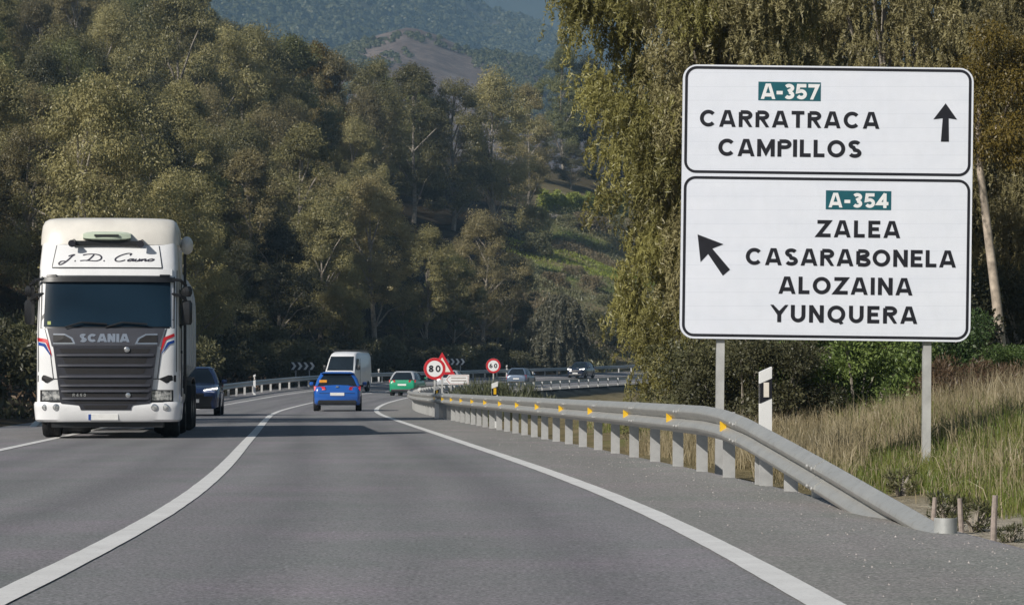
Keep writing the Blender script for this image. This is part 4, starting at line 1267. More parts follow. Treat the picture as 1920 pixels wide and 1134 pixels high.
def make_car(spec, label, cat='car', name='car'):
    S = dict(L=4.3, W=1.80, H=1.47, belt=0.96, hood=0.86, tail=0.98, gf=(-1.05, -0.30), gr=(2.08, 1.62), ghw=(0.82, 0.60),
             paint=None, roof=None, nose=0.62, sill=0.22, wr=0.325, lowtrim=True, wb=2.62, lit=False, rails=False, rear_paint=None)
    S.update(spec)
    L, W, H = S['L'], S['W'], S['H']; hl = L / 2; hw = W / 2
    c = thing(name, label, cat)
    # lower body: stations along y (front = -y)
    st = [(-hl, 0.30, S['nose'], 0.74), (-hl + 0.05, 0.22, S['nose'] + 0.06, 0.84), (-hl + 0.25, S['sill'], S['hood'] - 0.10, 0.94), (-hl + 0.6, S['sill'], S['hood'] - 0.03, 0.99),
          (S['gf'][0] - 0.02, S['sill'], S['hood'] + 0.05, 1.0), (S['gf'][0] + 0.25, S['sill'], S['belt'], 1.0), (0.3, S['sill'], S['belt'] + 0.0, 1.0),
          (1.2, S['sill'], S['belt'] + 0.01, 1.0), (hl - 0.45, S['sill'], S['tail'], 0.985), (hl - 0.16, 0.24, S['tail'] - 0.01, 0.955), (hl - 0.04, 0.30, S['tail'] - 0.10, 0.90), (hl, 0.38, S['tail'] - 0.28, 0.85)]
    rings = []
    for y, zb, zt, k in st:
        w = hw * k; h = zt - zb
        half = [(0.0, zt + 0.025), (w * 0.5, zt + 0.018), (w * 0.82, zt - 0.005), (w * 0.93, zt - 0.05), (w * 0.985, zt - 0.14 * h / 0.7), (w, zb + 0.55 * h), (w * 0.985, zb + 0.28 * h), (w * 0.97, zb + 0.08 * h), (w * 0.90, zb), (0.0, zb)]
        rings.append([(x, y, z) for x, z in half] + [(-x, y, z) for x, z in half[-2:0:-1]])
    body = MB().loft(rings).build('body', S['paint'], c, smooth=True)
    # glasshouse
    b, t = S['belt'] - 0.03, H - 0.035
    gf, gr, gh = S['gf'], S['gr'], S['ghw']
    lv = [(b, gf[0], gr[0], gh[0], 0.10), (b + (t - b) * 0.55, gf[0] + (gf[1] - gf[0]) * 0.60, gr[0] + (gr[1] - gr[0]) * 0.50, gh[0] + (gh[1] - gh[0]) * 0.42, 0.13),
          (t - 0.04, gf[1] - 0.02, gr[1] + 0.02, gh[1] + 0.02, 0.16), (t, gf[1] + 0.10, gr[1] - 0.06, gh[1] - 0.05, 0.16)]
    rg = [g_ring(*q) for q in lv]
    MB().loft(rg).build('window_glass', M_GLASS, c, smooth=True)
    rp = S['roof'] or S['paint']
    cc = [Vector((0, (gf[1] + gr[1]) / 2, b))]
    def grow(P, d):
        out = []
        for x, y, z in P:
            v = Vector((x, y - (gf[0] + gr[0]) / 2 * 0, 0)); v = Vector((math.copysign(1, x) * 0.8, math.copysign(0.4, y - (gf[1] + gr[1]) / 2), 0)).normalized()
            out.append((x + v.x * d, y + v.y * d, z))
        return out
    pil = MB()
    for c0 in (0, 4, 8, 12):
        sel = [[grow(r_, 0.012)[c0 + i] for i in range(4)] for r_ in rg[:3]]
        MB().loft(sel, closed=False, caps=False).build('pillar', rp, c, smooth=True)
    # B pillars
    for s in (1, -1):
        for yk in (0.50,):
            q = []
            for (z, a, d, w, r) in lv[:3]:
                y = a + (d - a) * yk
                q.append([(s * (w + 0.006), y - 0.05, z), (s * (w + 0.006), y + 0.05, z)])
            MB().loft(q, closed=False, caps=False).build('pillar', rp, c, smooth=True)
    top = [(x, y, z + 0.012) for x, y, z in grow(rg[2], 0.014)]; top2 = [(x * 0.93, y, z + 0.03) for x, y, z in rg[3]]
    mid = [(x, y, z - 0.05) for x, y, z in grow(rg[2], 0.010)]
    MB().loft([mid, top, top2, [(x * 0.4, y * 0.6 + 0.25 * (gf[1] + gr[1]) / 2, H) for x, y, z in rg[3]]]).build('roof', rp, c, smooth=True)
    if S['rails']:
        for s in (-1, 1):
            MB().tube([(s * gh[1] * 0.92, gf[1] + 0.3, H), (s * gh[1] * 0.92, gf[1] + 0.4, H + 0.05), (s * gh[1] * 0.92, gr[1] - 0.4, H + 0.05), (s * gh[1] * 0.92, gr[1] - 0.3, H)], 0.018, 6).build('roof_rail', M_BLKPL, c)
    # wheels and arches
    for s in (-1, 1):
        for y in (-S['wb'] / 2 - 0.02, S['wb'] / 2 - 0.02):
            wheel('wheel', c, s * (hw - 0.11), y, S['wr'], 0.22, s)
            arch = [[(s * (hw + 0.004) , y - (S['wr'] + 0.075) * math.cos(math.pi * i / 12), S['wr'] + (S['wr'] + 0.075) * math.sin(math.pi * i / 12)) for i in range(13)],
                    [(s * (hw + 0.004), y - (S['wr'] + 0.0) * math.cos(math.pi * i / 12), S['wr'] + (S['wr'] + 0.0) * math.sin(math.pi * i / 12)) for i in range(13)]]
            MB().loft(arch, closed=False, caps=False).build('wheel_arch', M_BLKPL, c)
        # door mirrors
        mx = s * (gh[0] + 0.10)
        mo = MB().box(min(mx, mx + s * 0.17), max(mx, mx + s * 0.17), gf[0] + 0.42, gf[0] + 0.52, S['belt'] + 0.0, S['belt'] + 0.13, 0.04).build('door_mirror', S['paint'], c, smooth=True)
        MB().box(min(s * (hw - 0.1), mx + s * 0.05), max(s * (hw - 0.1), mx + s * 0.05), gf[0] + 0.45, gf[0] + 0.50, S['belt'] - 0.06, S['belt'] + 0.02).build('mirror_foot', M_BLKPL, mo)
        # lamps
        zt = S['hood'] - 0.06
        hlp = [(s * hw * 0.42, -hl + 0.10, zt - 0.16), (s * hw * 0.90, -hl + 0.23, zt - 0.11), (s * hw * 0.93, -hl + 0.33, zt - 0.0), (s * hw * 0.46, -hl + 0.13, zt - 0.06)]
        q = [Vector(p) + Vector((0, -0.05, 0.0)) for p in hlp]
        MB().loft([[p + Vector((0, 0.16, 0)) for p in q], q]).build('headlight', M_LIT if S['lit'] else M_LAMP, c)
        z1 = S['tail'] - 0.10
        tl = [(s * hw * 0.48, hl + 0.005, z1 - 0.10), (s * hw * 0.95, hl - 0.10, z1 - 0.14), (s * hw * 0.975, hl - 0.16, z1 + 0.03), (s * hw * 0.52, hl - 0.0, z1 + 0.01)]
        if S.get('tallamp'):
            tl = [(s * hw * 0.80, hl - 0.04, z1 - 0.30), (s * hw * 0.96, hl - 0.12, z1 - 0.28), (s * hw * 0.94, hl - 0.18, z1 + 0.06), (s * hw * 0.80, hl - 0.10, z1 + 0.06)]
        MB().loft([[Vector(p) + Vector((0, -0.14, 0)) for p in tl], [Vector(p) + Vector((0, 0.015, 0)) for p in tl]]).build('tail_light', M_TAIL, c)
    # lower trim front and rear, grille, plates
    if S['lowtrim']:
        MB().box(-hw * 0.80, hw * 0.80, hl - 0.10, hl + 0.012, 0.24, 0.42, 0.03).build('rear_bumper_trim', M_BLKPL, c, smooth=True)
        MB().box(-hw * 0.72, hw * 0.72, -hl - 0.012, -hl + 0.10, 0.22, 0.40, 0.03).build('front_intake', M_BLKPL, c, smooth=True)
    MB().box(-hw * 0.46, hw * 0.46, -hl - 0.010, -hl + 0.08, S['nose'] - 0.10, S['nose'] + 0.0, 0.02).build('grille', M_NEARBLK, c, smooth=True)
    MB().box(-0.26, 0.26, -hl - 0.03, -hl + 0.02, 0.42, 0.53).build('number_plate', M_PLATE, c)
    MB().box(-0.26, 0.26, hl - 0.03, hl + 0.018, S['tail'] - 0.42, S['tail'] - 0.31).build('number_plate', M_PLATE, c)
    return c

def place(c, t, o, rev=False, dyaw=0.0):
    """rev: facing the camera (front towards -y)"""
    p = RP(t, o); s = float(SL(t))
    c.location = (p[0], p[1], p[2])
    c.rotation_euler = (0, 0, -math.atan(s) + (0 if rev else math.pi) + R(dyaw))

P_BRIGHTBLUE = car_paint('bright_blue_paint', (0.018, 0.105, 0.42), 0.22)
P_NAVY = car_paint('dark_blue_paint', (0.022, 0.045, 0.135), 0.25)
P_NAVY2 = car_paint('navy_paint', (0.010, 0.014, 0.035), 0.25)
P_GREEN = car_paint('mint_green_paint', (0.012, 0.30, 0.155), 0.3)
P_SILVER = car_paint('silver_paint', (0.55, 0.57, 0.60), 0.3, 0.3)
P_BLUEGREY = car_paint('blue_grey_paint', (0.14, 0.19, 0.27), 0.3, 0.3)
P_VAN = car_paint('van_white_paint', (0.74, 0.75, 0.77), 0.35)

# bright blue hatchback ahead in our lane
c = make_car(dict(paint=P_BRIGHTBLUE, L=4.3, W=1.79, H=1.47, tail=1.00), 'bright blue hatchback seen from behind in the middle lane', name='hatchback')
place(c, 101, 2.15)
hl = 2.15
MB().box(0.38, 0.66, 1.88, 1.90, 1.06, 1.16, 0.02).build('window_patch', M_ORANGE, c)  # small orange patch on the rear window
c.children[-1].location = (-0.0, 0.115, 0.0)
MB().box(-0.05, 0.05, hl - 0.05, hl + 0.005, 0.885, 0.93).build('badge', M_CHROME, c)
MB().box(-0.62, 0.62, 1.58, 1.80, 1.405, 1.43, 0.01).build('roof_spoiler', P_BRIGHTBLUE, c, smooth=True)
MB().box(-0.66, 0.66, hl - 0.05, hl + 0.006, 0.66, 0.675).build('shut_line', M_BLKPL, c)

# dark blue crossover behind the truck
c = make_car(dict(paint=P_NAVY, L=4.4, W=1.82, H=1.58, belt=1.03, hood=0.98, tail=1.08, nose=0.72, wr=0.35, lit=False), 'dark blue crossover following the truck, its lamp facing the camera', name='crossover')
place(c, 87, -2.5, rev=True, dyaw=0)
for s in (-1, 1):
    MB().loft([[(s * 0.40, -2.18, 0.79), (s * 0.84, -2.06, 0.86), (s * 0.84, -2.06, 0.90), (s * 0.40, -2.18, 0.82)], [(s * 0.40, -2.245, 0.79), (s * 0.84, -2.14, 0.86), (s * 0.84, -2.14, 0.90), (s * 0.40, -2.245, 0.82)]]).build('daytime_lamp', M_LIT, c)
MB().loft([[(-0.60, -2.16, 0.36), (0.60, -2.16, 0.36), (0.70, -2.16, 0.62), (-0.70, -2.16, 0.62)], [(-0.60, -2.225, 0.36), (0.60, -2.225, 0.36), (0.70, -2.225, 0.62), (-0.70, -2.225, 0.62)]]).build('lower_grille', M_NEARBLK, c)

# white-roofed mint green small car
c = make_car(dict(paint=P_GREEN, roof=P_SILVER, L=3.65, W=1.68, H=1.50, belt=1.00, hood=0.92, tail=1.04, gr=(1.80, 1.36), gf=(-1.0, -0.35), ghw=(0.76, 0.57), wb=2.3, wr=0.29),
             'small mint green car with silver roof, seen from behind near the 80 sign', name='small_car')
place(c, 162, 2.9, dyaw=-7)
# silver car half hidden by roadside bushes
c = make_car(dict(paint=P_SILVER, L=4.2, W=1.75, H=1.46), 'silver car half hidden by the roadside bushes below the 60 sign', name='silver_car')
place(c, 196, 1.75)
# blue-grey estate further on
c = make_car(dict(paint=P_BLUEGREY, L=4.3, W=1.78, H=1.52, tallamp=True), 'blue grey hatchback driving away, right of the 60 sign', name='hatchback')
place(c, 226, 1.75)
# dark car coming the other way
c = make_car(dict(paint=P_NAVY2, L=4.4, W=1.82, H=1.60, belt=1.05, hood=1.0, tail=1.08, nose=0.74, wr=0.36, lit=True, rails=True), 'dark navy car with lit headlights approaching on the far bend', name='oncoming_car')
place(c, 262, -1.75, rev=True)

# white panel van
def make_van():
    c = thing('panel_van', 'white panel van approaching behind the bright blue hatchback', 'van')
    W = 0.98
    st = [(-2.72, 0.42, 0.86, 0.86), (-2.64, 0.34, 1.00, 0.93), (-2.3, 0.30, 1.16, 0.99), (-1.95, 0.30, 1.27, 1.0), (-1.62, 0.30, 1.74, 0.985), (-1.25, 0.30, 2.24, 0.955), (-1.0, 0.30, 2.42, 0.945), (-0.5, 0.30, 2.52, 0.95), (2.5, 0.32, 2.53, 0.95), (2.7, 0.40, 2.46, 0.93)]
    rings = []
    for y, zb, zt, k in st:
        w = W * k; kk = 0.90 if zt > 1.5 else 0.97
        half = [(0, zt + 0.02), (w * kk * 0.80, zt), (w * kk * 0.95, zt - 0.06), (w * (0.5 + kk / 2), zt - 0.22 * (zt - zb) / 2), (w, zb + (zt - zb) * 0.45), (w, zb + 0.2), (w * 0.96, zb), (0, zb)]
        rings.append([(x, y, z) for x, z in half] + [(-x, y, z) for x, z in half[-2:0:-1]])
    body = MB().loft(rings).build('body', P_VAN, c, smooth=True)
    def scr(x, k):   # point on windscreen, k 0..1 upwards
        z = 1.33 + (2.22 - 1.33) * k
        y = float(np.interp(z, [1.27, 1.74, 2.24], [-1.95, -1.62, -1.25])) - 0.012
        return (x, y - 0.02 * (1 - abs(x)), z)
    V = []; Fc = []
    for j in range(5):
        for i in range(9):
            k = j / 4; w = 0.84 + (0.74 - 0.84) * k
            V.append(scr(w * (-1 + i / 4), k))
    for j in range(4):
        for i in range(8): Fc.append((j * 9 + i, j * 9 + i + 1, j * 9 + 10 + i, j * 9 + 9 + i))
    b = len(V); V += [(p[0], p[1] + 0.10, p[2]) for p in (V[0], V[8], V[44], V[36])]
    Fc += [(0, 8, b + 1, b), (8, 44, b + 2, b + 1), (44, 36, b + 3, b + 2), (36, 0, b, b + 3)]
    MB().add(V, Fc).build('windscreen', M_GLASS, c)
    for s in (-1, 1):
        V = [(s * 0.983, -1.55, 1.36), (s * 0.983, -0.65, 1.36), (s * 0.925, -0.65, 2.08), (s * 0.93, -1.25, 2.08)]
        MB().add([Vector(p) + Vector((s * 0.006, 0, 0)) for p in V], [(0, 1, 2, 3)]).build('side_window', M_GLASS, c)
        for y in (-1.75, 1.75): wheel('wheel', c, s * 0.86, y, 0.34, 0.22, s)
        hlp = [(s * 0.52, -2.69, 0.80), (s * 0.88, -2.60, 0.84), (s * 0.90, -2.42, 1.06), (s * 0.60, -2.60, 0.98)]
        MB().loft([[Vector(p) + Vector((0, 0.14, 0)) for p in hlp], [Vector(p) + Vector((0, -0.035, 0)) for p in hlp]]).build('headlight', M_LAMP, c)
        mo = MB().box(min(s * 1.02, s * 1.22), max(s * 1.02, s * 1.22), -1.5, -1.38, 1.36, 1.66, 0.04).build('door_mirror', M_BLKPL, c, smooth=True)
        MB().box(min(s * 0.95, s * 1.04), max(s * 0.95, s * 1.04), -1.47, -1.42, 1.42, 1.48).build('mirror_foot', M_BLKPL, mo)
        MB().box(min(s * 0.975, s * 0.992), max(s * 0.975, s * 0.992), -0.55, -0.53, 0.5, 2.1).build('door_seam', M_DGREY, c)
    MB().box(-0.55, 0.55, -2.745, -2.6, 0.70, 0.88, 0.03).build('grille', M_BLKPL, c, smooth=True)
    MB().box(-0.88, 0.88, -2.78, -2.55, 0.36, 0.60, 0.05).build('bumper', M_MGREY, c, smooth=True)
    MB().box(-0.26, 0.26, -2.80, -2.77, 0.45, 0.56).build('number_plate', M_PLATE, c)
    rk = MB()
    for y in (-0.4, 0.9, 2.1): rk.box(-0.82, 0.82, y, y + 0.05, 2.60, 2.64)
    for s in (-0.82, 0.82): rk.box(s - 0.02, s + 0.02, -0.5, 2.3, 2.54, 2.60)
    rk.build('roof_rack', M_BLKPL, c)
    return c
van = make_van(); place(van, 170, -1.75, rev=True, dyaw=-7)

# ------------------------------------------------------------------ vegetation
def leaf_quads(C, A, N, ln, wd, bend=0.0):
    """kite leaves: centre C, long axis A, roughly facing N (n,3)"""
    A = A / (np.linalg.norm(A, axis=1)[:, None] + 1e-9)
    B = np.cross(A, N); B /= (np.linalg.norm(B, axis=1)[:, None] + 1e-9)
    ln = np.asarray(ln)[:, None]; wd = np.asarray(wd)[:, None]
    return np.stack([C - A * ln * 0.5, C + B * wd * 0.5 - A * ln * 0.05, C + A * ln * 0.5, C - B * wd * 0.5 - A * ln * 0.05], 1)

M_OLIVE = leaf_mat('olive_leaves', [(0.140, 0.131, 0.056), (0.255, 0.232, 0.100), (0.38, 0.338, 0.148)], 0.30, 0.28, 0.55)
M_BROWN = leaf_mat('brownish_leaves', [(0.150, 0.128, 0.062), (0.260, 0.222, 0.106), (0.37, 0.315, 0.150)], 0.30, 0.28, 0.5)
M_GREENL = leaf_mat('green_leaves', [(0.120, 0.128, 0.050), (0.215, 0.220, 0.086), (0.33, 0.325, 0.132)], 0.30, 0.28, 0.5)
M_SHADEL = leaf_mat('shade_dark_leaves', [(0.040, 0.042, 0.022), (0.076, 0.076, 0.038), (0.12, 0.115, 0.056)], 0.30, 0.22, 0.5)  # shade of the lower forest put into the leaf colour
M_GOLD = leaf_mat('golden_leaves', [(0.11, 0.085, 0.018), (0.17, 0.125, 0.026), (0.22, 0.155, 0.036)], 0.40, 0.28, 0.3)
M_WEEP = leaf_mat('yellow_olive_leaves', [(0.180, 0.165, 0.056), (0.310, 0.288, 0.096), (0.45, 0.42, 0.14)], 0.55, 0.30, 0.3)
M_WEEP2 = leaf_mat('olive_brown_leaves', [(0.175, 0.155, 0.074), (0.295, 0.262, 0.124), (0.41, 0.365, 0.185)], 0.55, 0.28, 0.35)
M_SILVERL = leaf_mat('grey_green_leaves', [(0.085, 0.085, 0.055), (0.135, 0.130, 0.085), (0.19, 0.185, 0.125)], 0.5, 0.25, 0.3)
M_BROADL = leaf_mat('broad_green_leaves', [(0.048, 0.082, 0.028), (0.105, 0.160, 0.044), (0.19, 0.25, 0.065)], 0.9, 0.25, 0.5)
M_DRYBUSH = leaf_mat('dry_brown_twigs', [(0.085, 0.055, 0.032), (0.14, 0.092, 0.055), (0.18, 0.125, 0.075)], 1.2, 0.15, 0.3)
M_HEDGE = leaf_mat('bright_green_leaves', [(0.150, 0.185, 0.035), (0.25, 0.29, 0.055), (0.36, 0.38, 0.08)], 0.5, 0.3, 0.3)
M_BARK = plain('grey_bark', (0.30, 0.265, 0.22), 0.9, 0, 0.35, 4)
M_PALEBARK = plain('pale_bark', (0.43, 0.36, 0.29), 0.9, 0, 0.45, 5)

def tree_template(seed, H=16.0, Rr=5.0, base=0.22, nclump=95, per=560, leaf=0.175, droop=0.55, wfac=0.42):
    r = np.random.RandomState(seed)
    root = thing('eucalyptus_tree', 'tree', 'tree')
    # trunk and limbs
    m = MB()
    lean = r.normal(0, 0.05, 2)
    tr = [(lean[0] * z * 1.0 + 0.15 * math.sin(z * 0.5 + seed), lean[1] * z + 0.12 * math.cos(z * 0.4 + seed), z) for z in np.linspace(-0.5, H * 0.82, 8)]
    m.tube(tr, [0.26 * H / 16 * (1 - 0.85 * i / 7) for i in range(8)], 8)
    C = []
    while len(C) < nclump:
        zf = base + (1 - base) * r.rand()
        e = (zf - base) / (1 - base)
        prof = (math.sin(math.pi * min(1, e * 0.86 + 0.14)) ** 0.6)
        a = r.rand() * 6.283; q = Rr * prof * (0.25 + 0.75 * r.rand() ** 0.45)
        lob = 1 + 0.22 * math.sin(3 * a + seed) + 0.15 * math.sin(5 * a + 2 * seed + zf * 9)
        C.append((q * lob * math.cos(a), q * lob * math.sin(a), zf * H * 0.985))
    C = np.array(C)
    for i in range(0, nclump, 7):
        c = C[i]; z0 = max(H * 0.15, c[2] - 0.28 * H * (0.4 + 0.4 * r.rand())); k = min(7, max(0, int((z0 + 0.5) / (H * 0.82 + 0.5) * 7)))
        p0 = np.array(tr[k]); mid = (p0 * 0.45 + c * 0.55) + np.array([0, 0, 0.5]) + r.normal(0, 0.3, 3)
        m.tube([p0, mid, c], [0.10 * H / 16, 0.065 * H / 16, 0.025], 5)
    m.build('trunk', M_BARK, root, smooth=True)
    rc = (0.20 + 0.16 * r.rand(nclump)) * Rr * 0.95
    n = nclump * per
    ci = np.repeat(np.arange(nclump), per)
    d = r.normal(0, 1, (n, 3)); d /= np.linalg.norm(d, axis=1)[:, None]
    up = d[:, 2] < -0.25; d[up, 2] *= 0.4
    rad = (0.45 + 0.6 * r.rand(n) ** 0.6)[:, None]
    P = C[ci] + d * rc[ci][:, None] * rad * np.array([0.9, 0.9, 1.12])
    P[:, 2] -= droop * 0.65 * r.rand(n) * rc[ci]
    A = d * (1 - droop) + np.array([0, 0, -1.0]) * droop + r.normal(0, 0.35, (n, 3))
    N = d + r.normal(0, 0.30, (n, 3))
    ln = leaf * (0.65 + 0.7 * r.rand(n)); wd = ln * wfac * (0.7 + 0.6 * r.rand(n))
    quads_obj('crown', leaf_quads(P, A, N, ln, wd), M_OLIVE, root)
    return root

def set_leaf(root, mat):
    for ch in root.children:
        if ch.name.startswith('crown') or ch.name.startswith('foliage'):
            ch.material_slots[0].link = 'OBJECT'; ch.material_slots[0].material = mat

def hide_template(t):
    """templates are used as the first instance, so nothing is left over"""
    return t

TPL = [tree_template(s, Rr=3.5 + 0.3 * (s % 4), base=0.14 + 0.05 * (s % 3), droop=0.4 + 0.08 * (s % 4)) for s in range(1, 7)]
used = set()
def put_tree(k, x, y, H, wide, mat, rot):
    T = TPL[k % len(TPL)]
    s = H / 16.0
    z = gz(x, y) - 0.15
    if k % len(TPL) not in used:
        used.add(k % len(TPL)); o = T
        o.location = (x, y, z); o.rotation_euler = (0, 0, rot); o.scale = (s * wide, s * wide, s)
    else:
        o = dup(T, (x, y, z), rot, (s * wide, s * wide, s))
    set_leaf(o, mat)
    return o

def vsky(u): return float(np.interp(u, [-200, 300, 385, 415, 480, 540, 590, 640, 700, 780, 850, 930, 1000, 1035, 1090, 1160], [-260, -120, -15, 35, 55, 60, 88, 108, 116, 126, 142, 140, 165, 105, 90, 60]))
forest = []      # (object, u, Y, tone)
TONE = {M_OLIVE: 'olive', M_BROWN: 'brownish', M_GREENL: 'green', M_SHADEL: 'dark', M_GOLD: 'orange tinted', M_SILVERL: 'grey green'}
pts = []
def try_tree(u, Y, H=None, vtop=None, wide=1.0, mat=None, k=None, force=False, dmin=6.5):
    x = (u - 960) * Y / F
    t, o = project(x, Y)
    while force and o > (-12.5 if u < 700 else -17.5):
        Y += 2.0; x = (u - 960) * Y / F; t, o = project(x, Y)
    if not force:
        if o > -13 or (185 < t < 300 and o > -18): return
        if any((x - a) ** 2 + (Y - b) ** 2 < dmin ** 2 for a, b in pts): return
        vb = HORV - (gz(x, Y) - CAMZ) * F / Y
        if u > 985 and 372 < vb < 720: return
        if u > 940 and vb > 560: return
        if u > 905 and 275 < Y < 440: return
        for L_ in range(6, 26, 3):
            xs_, ys_ = x + 0.707 * L_, Y + 0.707 * L_
            if 995 < 960 + xs_ * F / ys_ < 1240 and 295 < ys_ < 485: return
    z = gz(x, Y)
    if vtop is not None: H = CAMZ + (HORV - vtop) * Y / F - z
    vt = HORV - (z + H - CAMZ) * F / Y
    lim = vsky(u) + rng.uniform(-4, 22)
    if not force and vt < lim:
        H2 = CAMZ + (HORV - lim) * Y / F - z
        if H2 < 7.0: return
        H = H2
    pts.append((x, Y))
    kk = rng.randrange(100) if k is None else k
    mat = mat or rng.choice([M_OLIVE, M_OLIVE, M_OLIVE, M_BROWN, M_BROWN, M_GREENL, M_SHADEL])
    o = put_tree(kk, x, Y, H, wide * min(1.35, max(0.9, (15.0 / H) ** 0.4)), mat, rng.uniform(0, 6.28))
    forest.append((o, u, Y, TONE[mat]))
# trees that stand out in the photograph: u, distance, v of the top, width factor, colour
for (u, Y, vt, wd, mt) in ((850, 205, 480, 1.05, M_GREENL), (905, 228, 395, 1.0, M_BROWN), (800, 222, 425, 1.0, M_OLIVE), (960, 262, 470, 0.9, M_SHADEL), (930, 238, 560, 0.8, M_OLIVE),
                           (700, 235, 330, 1.1, M_BROWN), (600, 225, 390, 1.1, M_OLIVE), (640, 205, 520, 0.9, M_OLIVE), (755, 215, 560, 0.9, M_OLIVE), (520, 215, 420, 1.1, M_SHADEL), (440, 205, 440, 1.0, M_SHADEL),
                           (370, 195, 400, 1.1, M_SHADEL), (200, 190, 340, 1.1, M_SHADEL), (60, 185, 300, 1.1, M_SHADEL), (300, 220, 250, 1.1, M_OLIVE), (130, 225, 200, 1.1, M_OLIVE), (10, 240, 130, 1.1, M_BROWN),
                           (475, 330, 50, 1.1, M_OLIVE), (545, 335, 68, 1.1, M_GREENL), (590, 350, 82, 0.9, M_GOLD), (625, 350, 102, 0.9, M_BROWN), (410, 320, 38, 1.1, M_OLIVE), (330, 300, -20, 1.1, M_OLIVE),
                           (700, 380, 112, 1.1, M_OLIVE), (775, 395, 122, 1.1, M_OLIVE), (850, 400, 140, 1.1, M_OLIVE), (925, 410, 138, 1.1, M_OLIVE), (990, 440, 160, 1.0, M_BROWN),
                           (1055, 520, 88, 1.0, M_GREENL), (1100, 525, 110, 1.0, M_SHADEL), (1010, 496, 250, 1.2, M_SHADEL), (1070, 500, 270, 1.3, M_SHADEL), (1125, 508, 250, 1.3, M_SHADEL), (1180, 512, 220, 1.3, M_SHADEL),
                           (975, 262, 560, 0.7, M_SHADEL)):
    try_tree(u, Y, vtop=vt, wide=wd, mat=mt, force=True)
for i in range(1500):
    Y = 165 + 300 * rng.random() ** 0.8
    u = rng.uniform(-60, 1160)
    try_tree(u, Y, H=rng.uniform(12, 18.5), wide=rng.uniform(0.9, 1.15), dmin=6.0 if Y < 300 else 8.5)
# trees left of the frame whose shade falls on the foot of the slope
for (x, y, H) in ((-27, 54, 20), (-35, 61, 20), (-46, 105, 17), (-38, 122, 15), (-52, 125, 18), (-44, 140, 16), (-60, 110, 18), (-56, 145, 17), (-40, 158, 15), (-66, 130, 18), (-50, 160, 17)):
    o = put_tree(rng.randrange(100), x, y, H, 1.1, M_OLIVE, rng.uniform(0, 6.28))
    tag(o, 'eucalyptus on the left slope outside the photo', 'tree', 'eucalyptus trees of the hillside forest')
LAND = [(-300, 45, 'at the far left edge'), (45, 120, 'above the left truck mirror'), (120, 200, "over the left half of the truck's roof"), (200, 290, "over the right half of the truck's roof"),
        (290, 360, "above the truck's trailer"), (360, 430, 'above the dark blue crossover'), (430, 510, 'between crossover and chevron board'), (510, 590, 'above the left chevron board'),
        (590, 650, 'above the bright blue hatchback'), (650, 720, 'above the white van'), (720, 790, 'above the mint green car'), (790, 850, 'above the 80 sign'),
        (850, 905, 'above the white arrow board'), (905, 960, 'above the 60 sign'), (960, 1020, 'just left of the grassy clearing'), (1020, 1500, 'at the top of the grassy clearing')]
ORD = ['first', 'second', 'third', 'fourth', 'fifth', 'sixth', 'seventh', 'eighth', 'ninth', 'tenth', 'eleventh', 'twelfth', 'thirteenth', 'fourteenth', 'fifteenth', 'sixteenth', 'seventeenth', 'eighteenth', 'nineteenth', 'twentieth']
for a, b, ph in LAND:
    L = sorted([f for f in forest if a <= f[1] < b], key=lambda f: f[2])
    for i, (o, u, Y, tone) in enumerate(L):
        tag(o, f'{tone} eucalyptus {ph}, {ORD[min(i, 19)]} tree up the slope', 'tree', 'eucalyptus trees of the hillside forest')

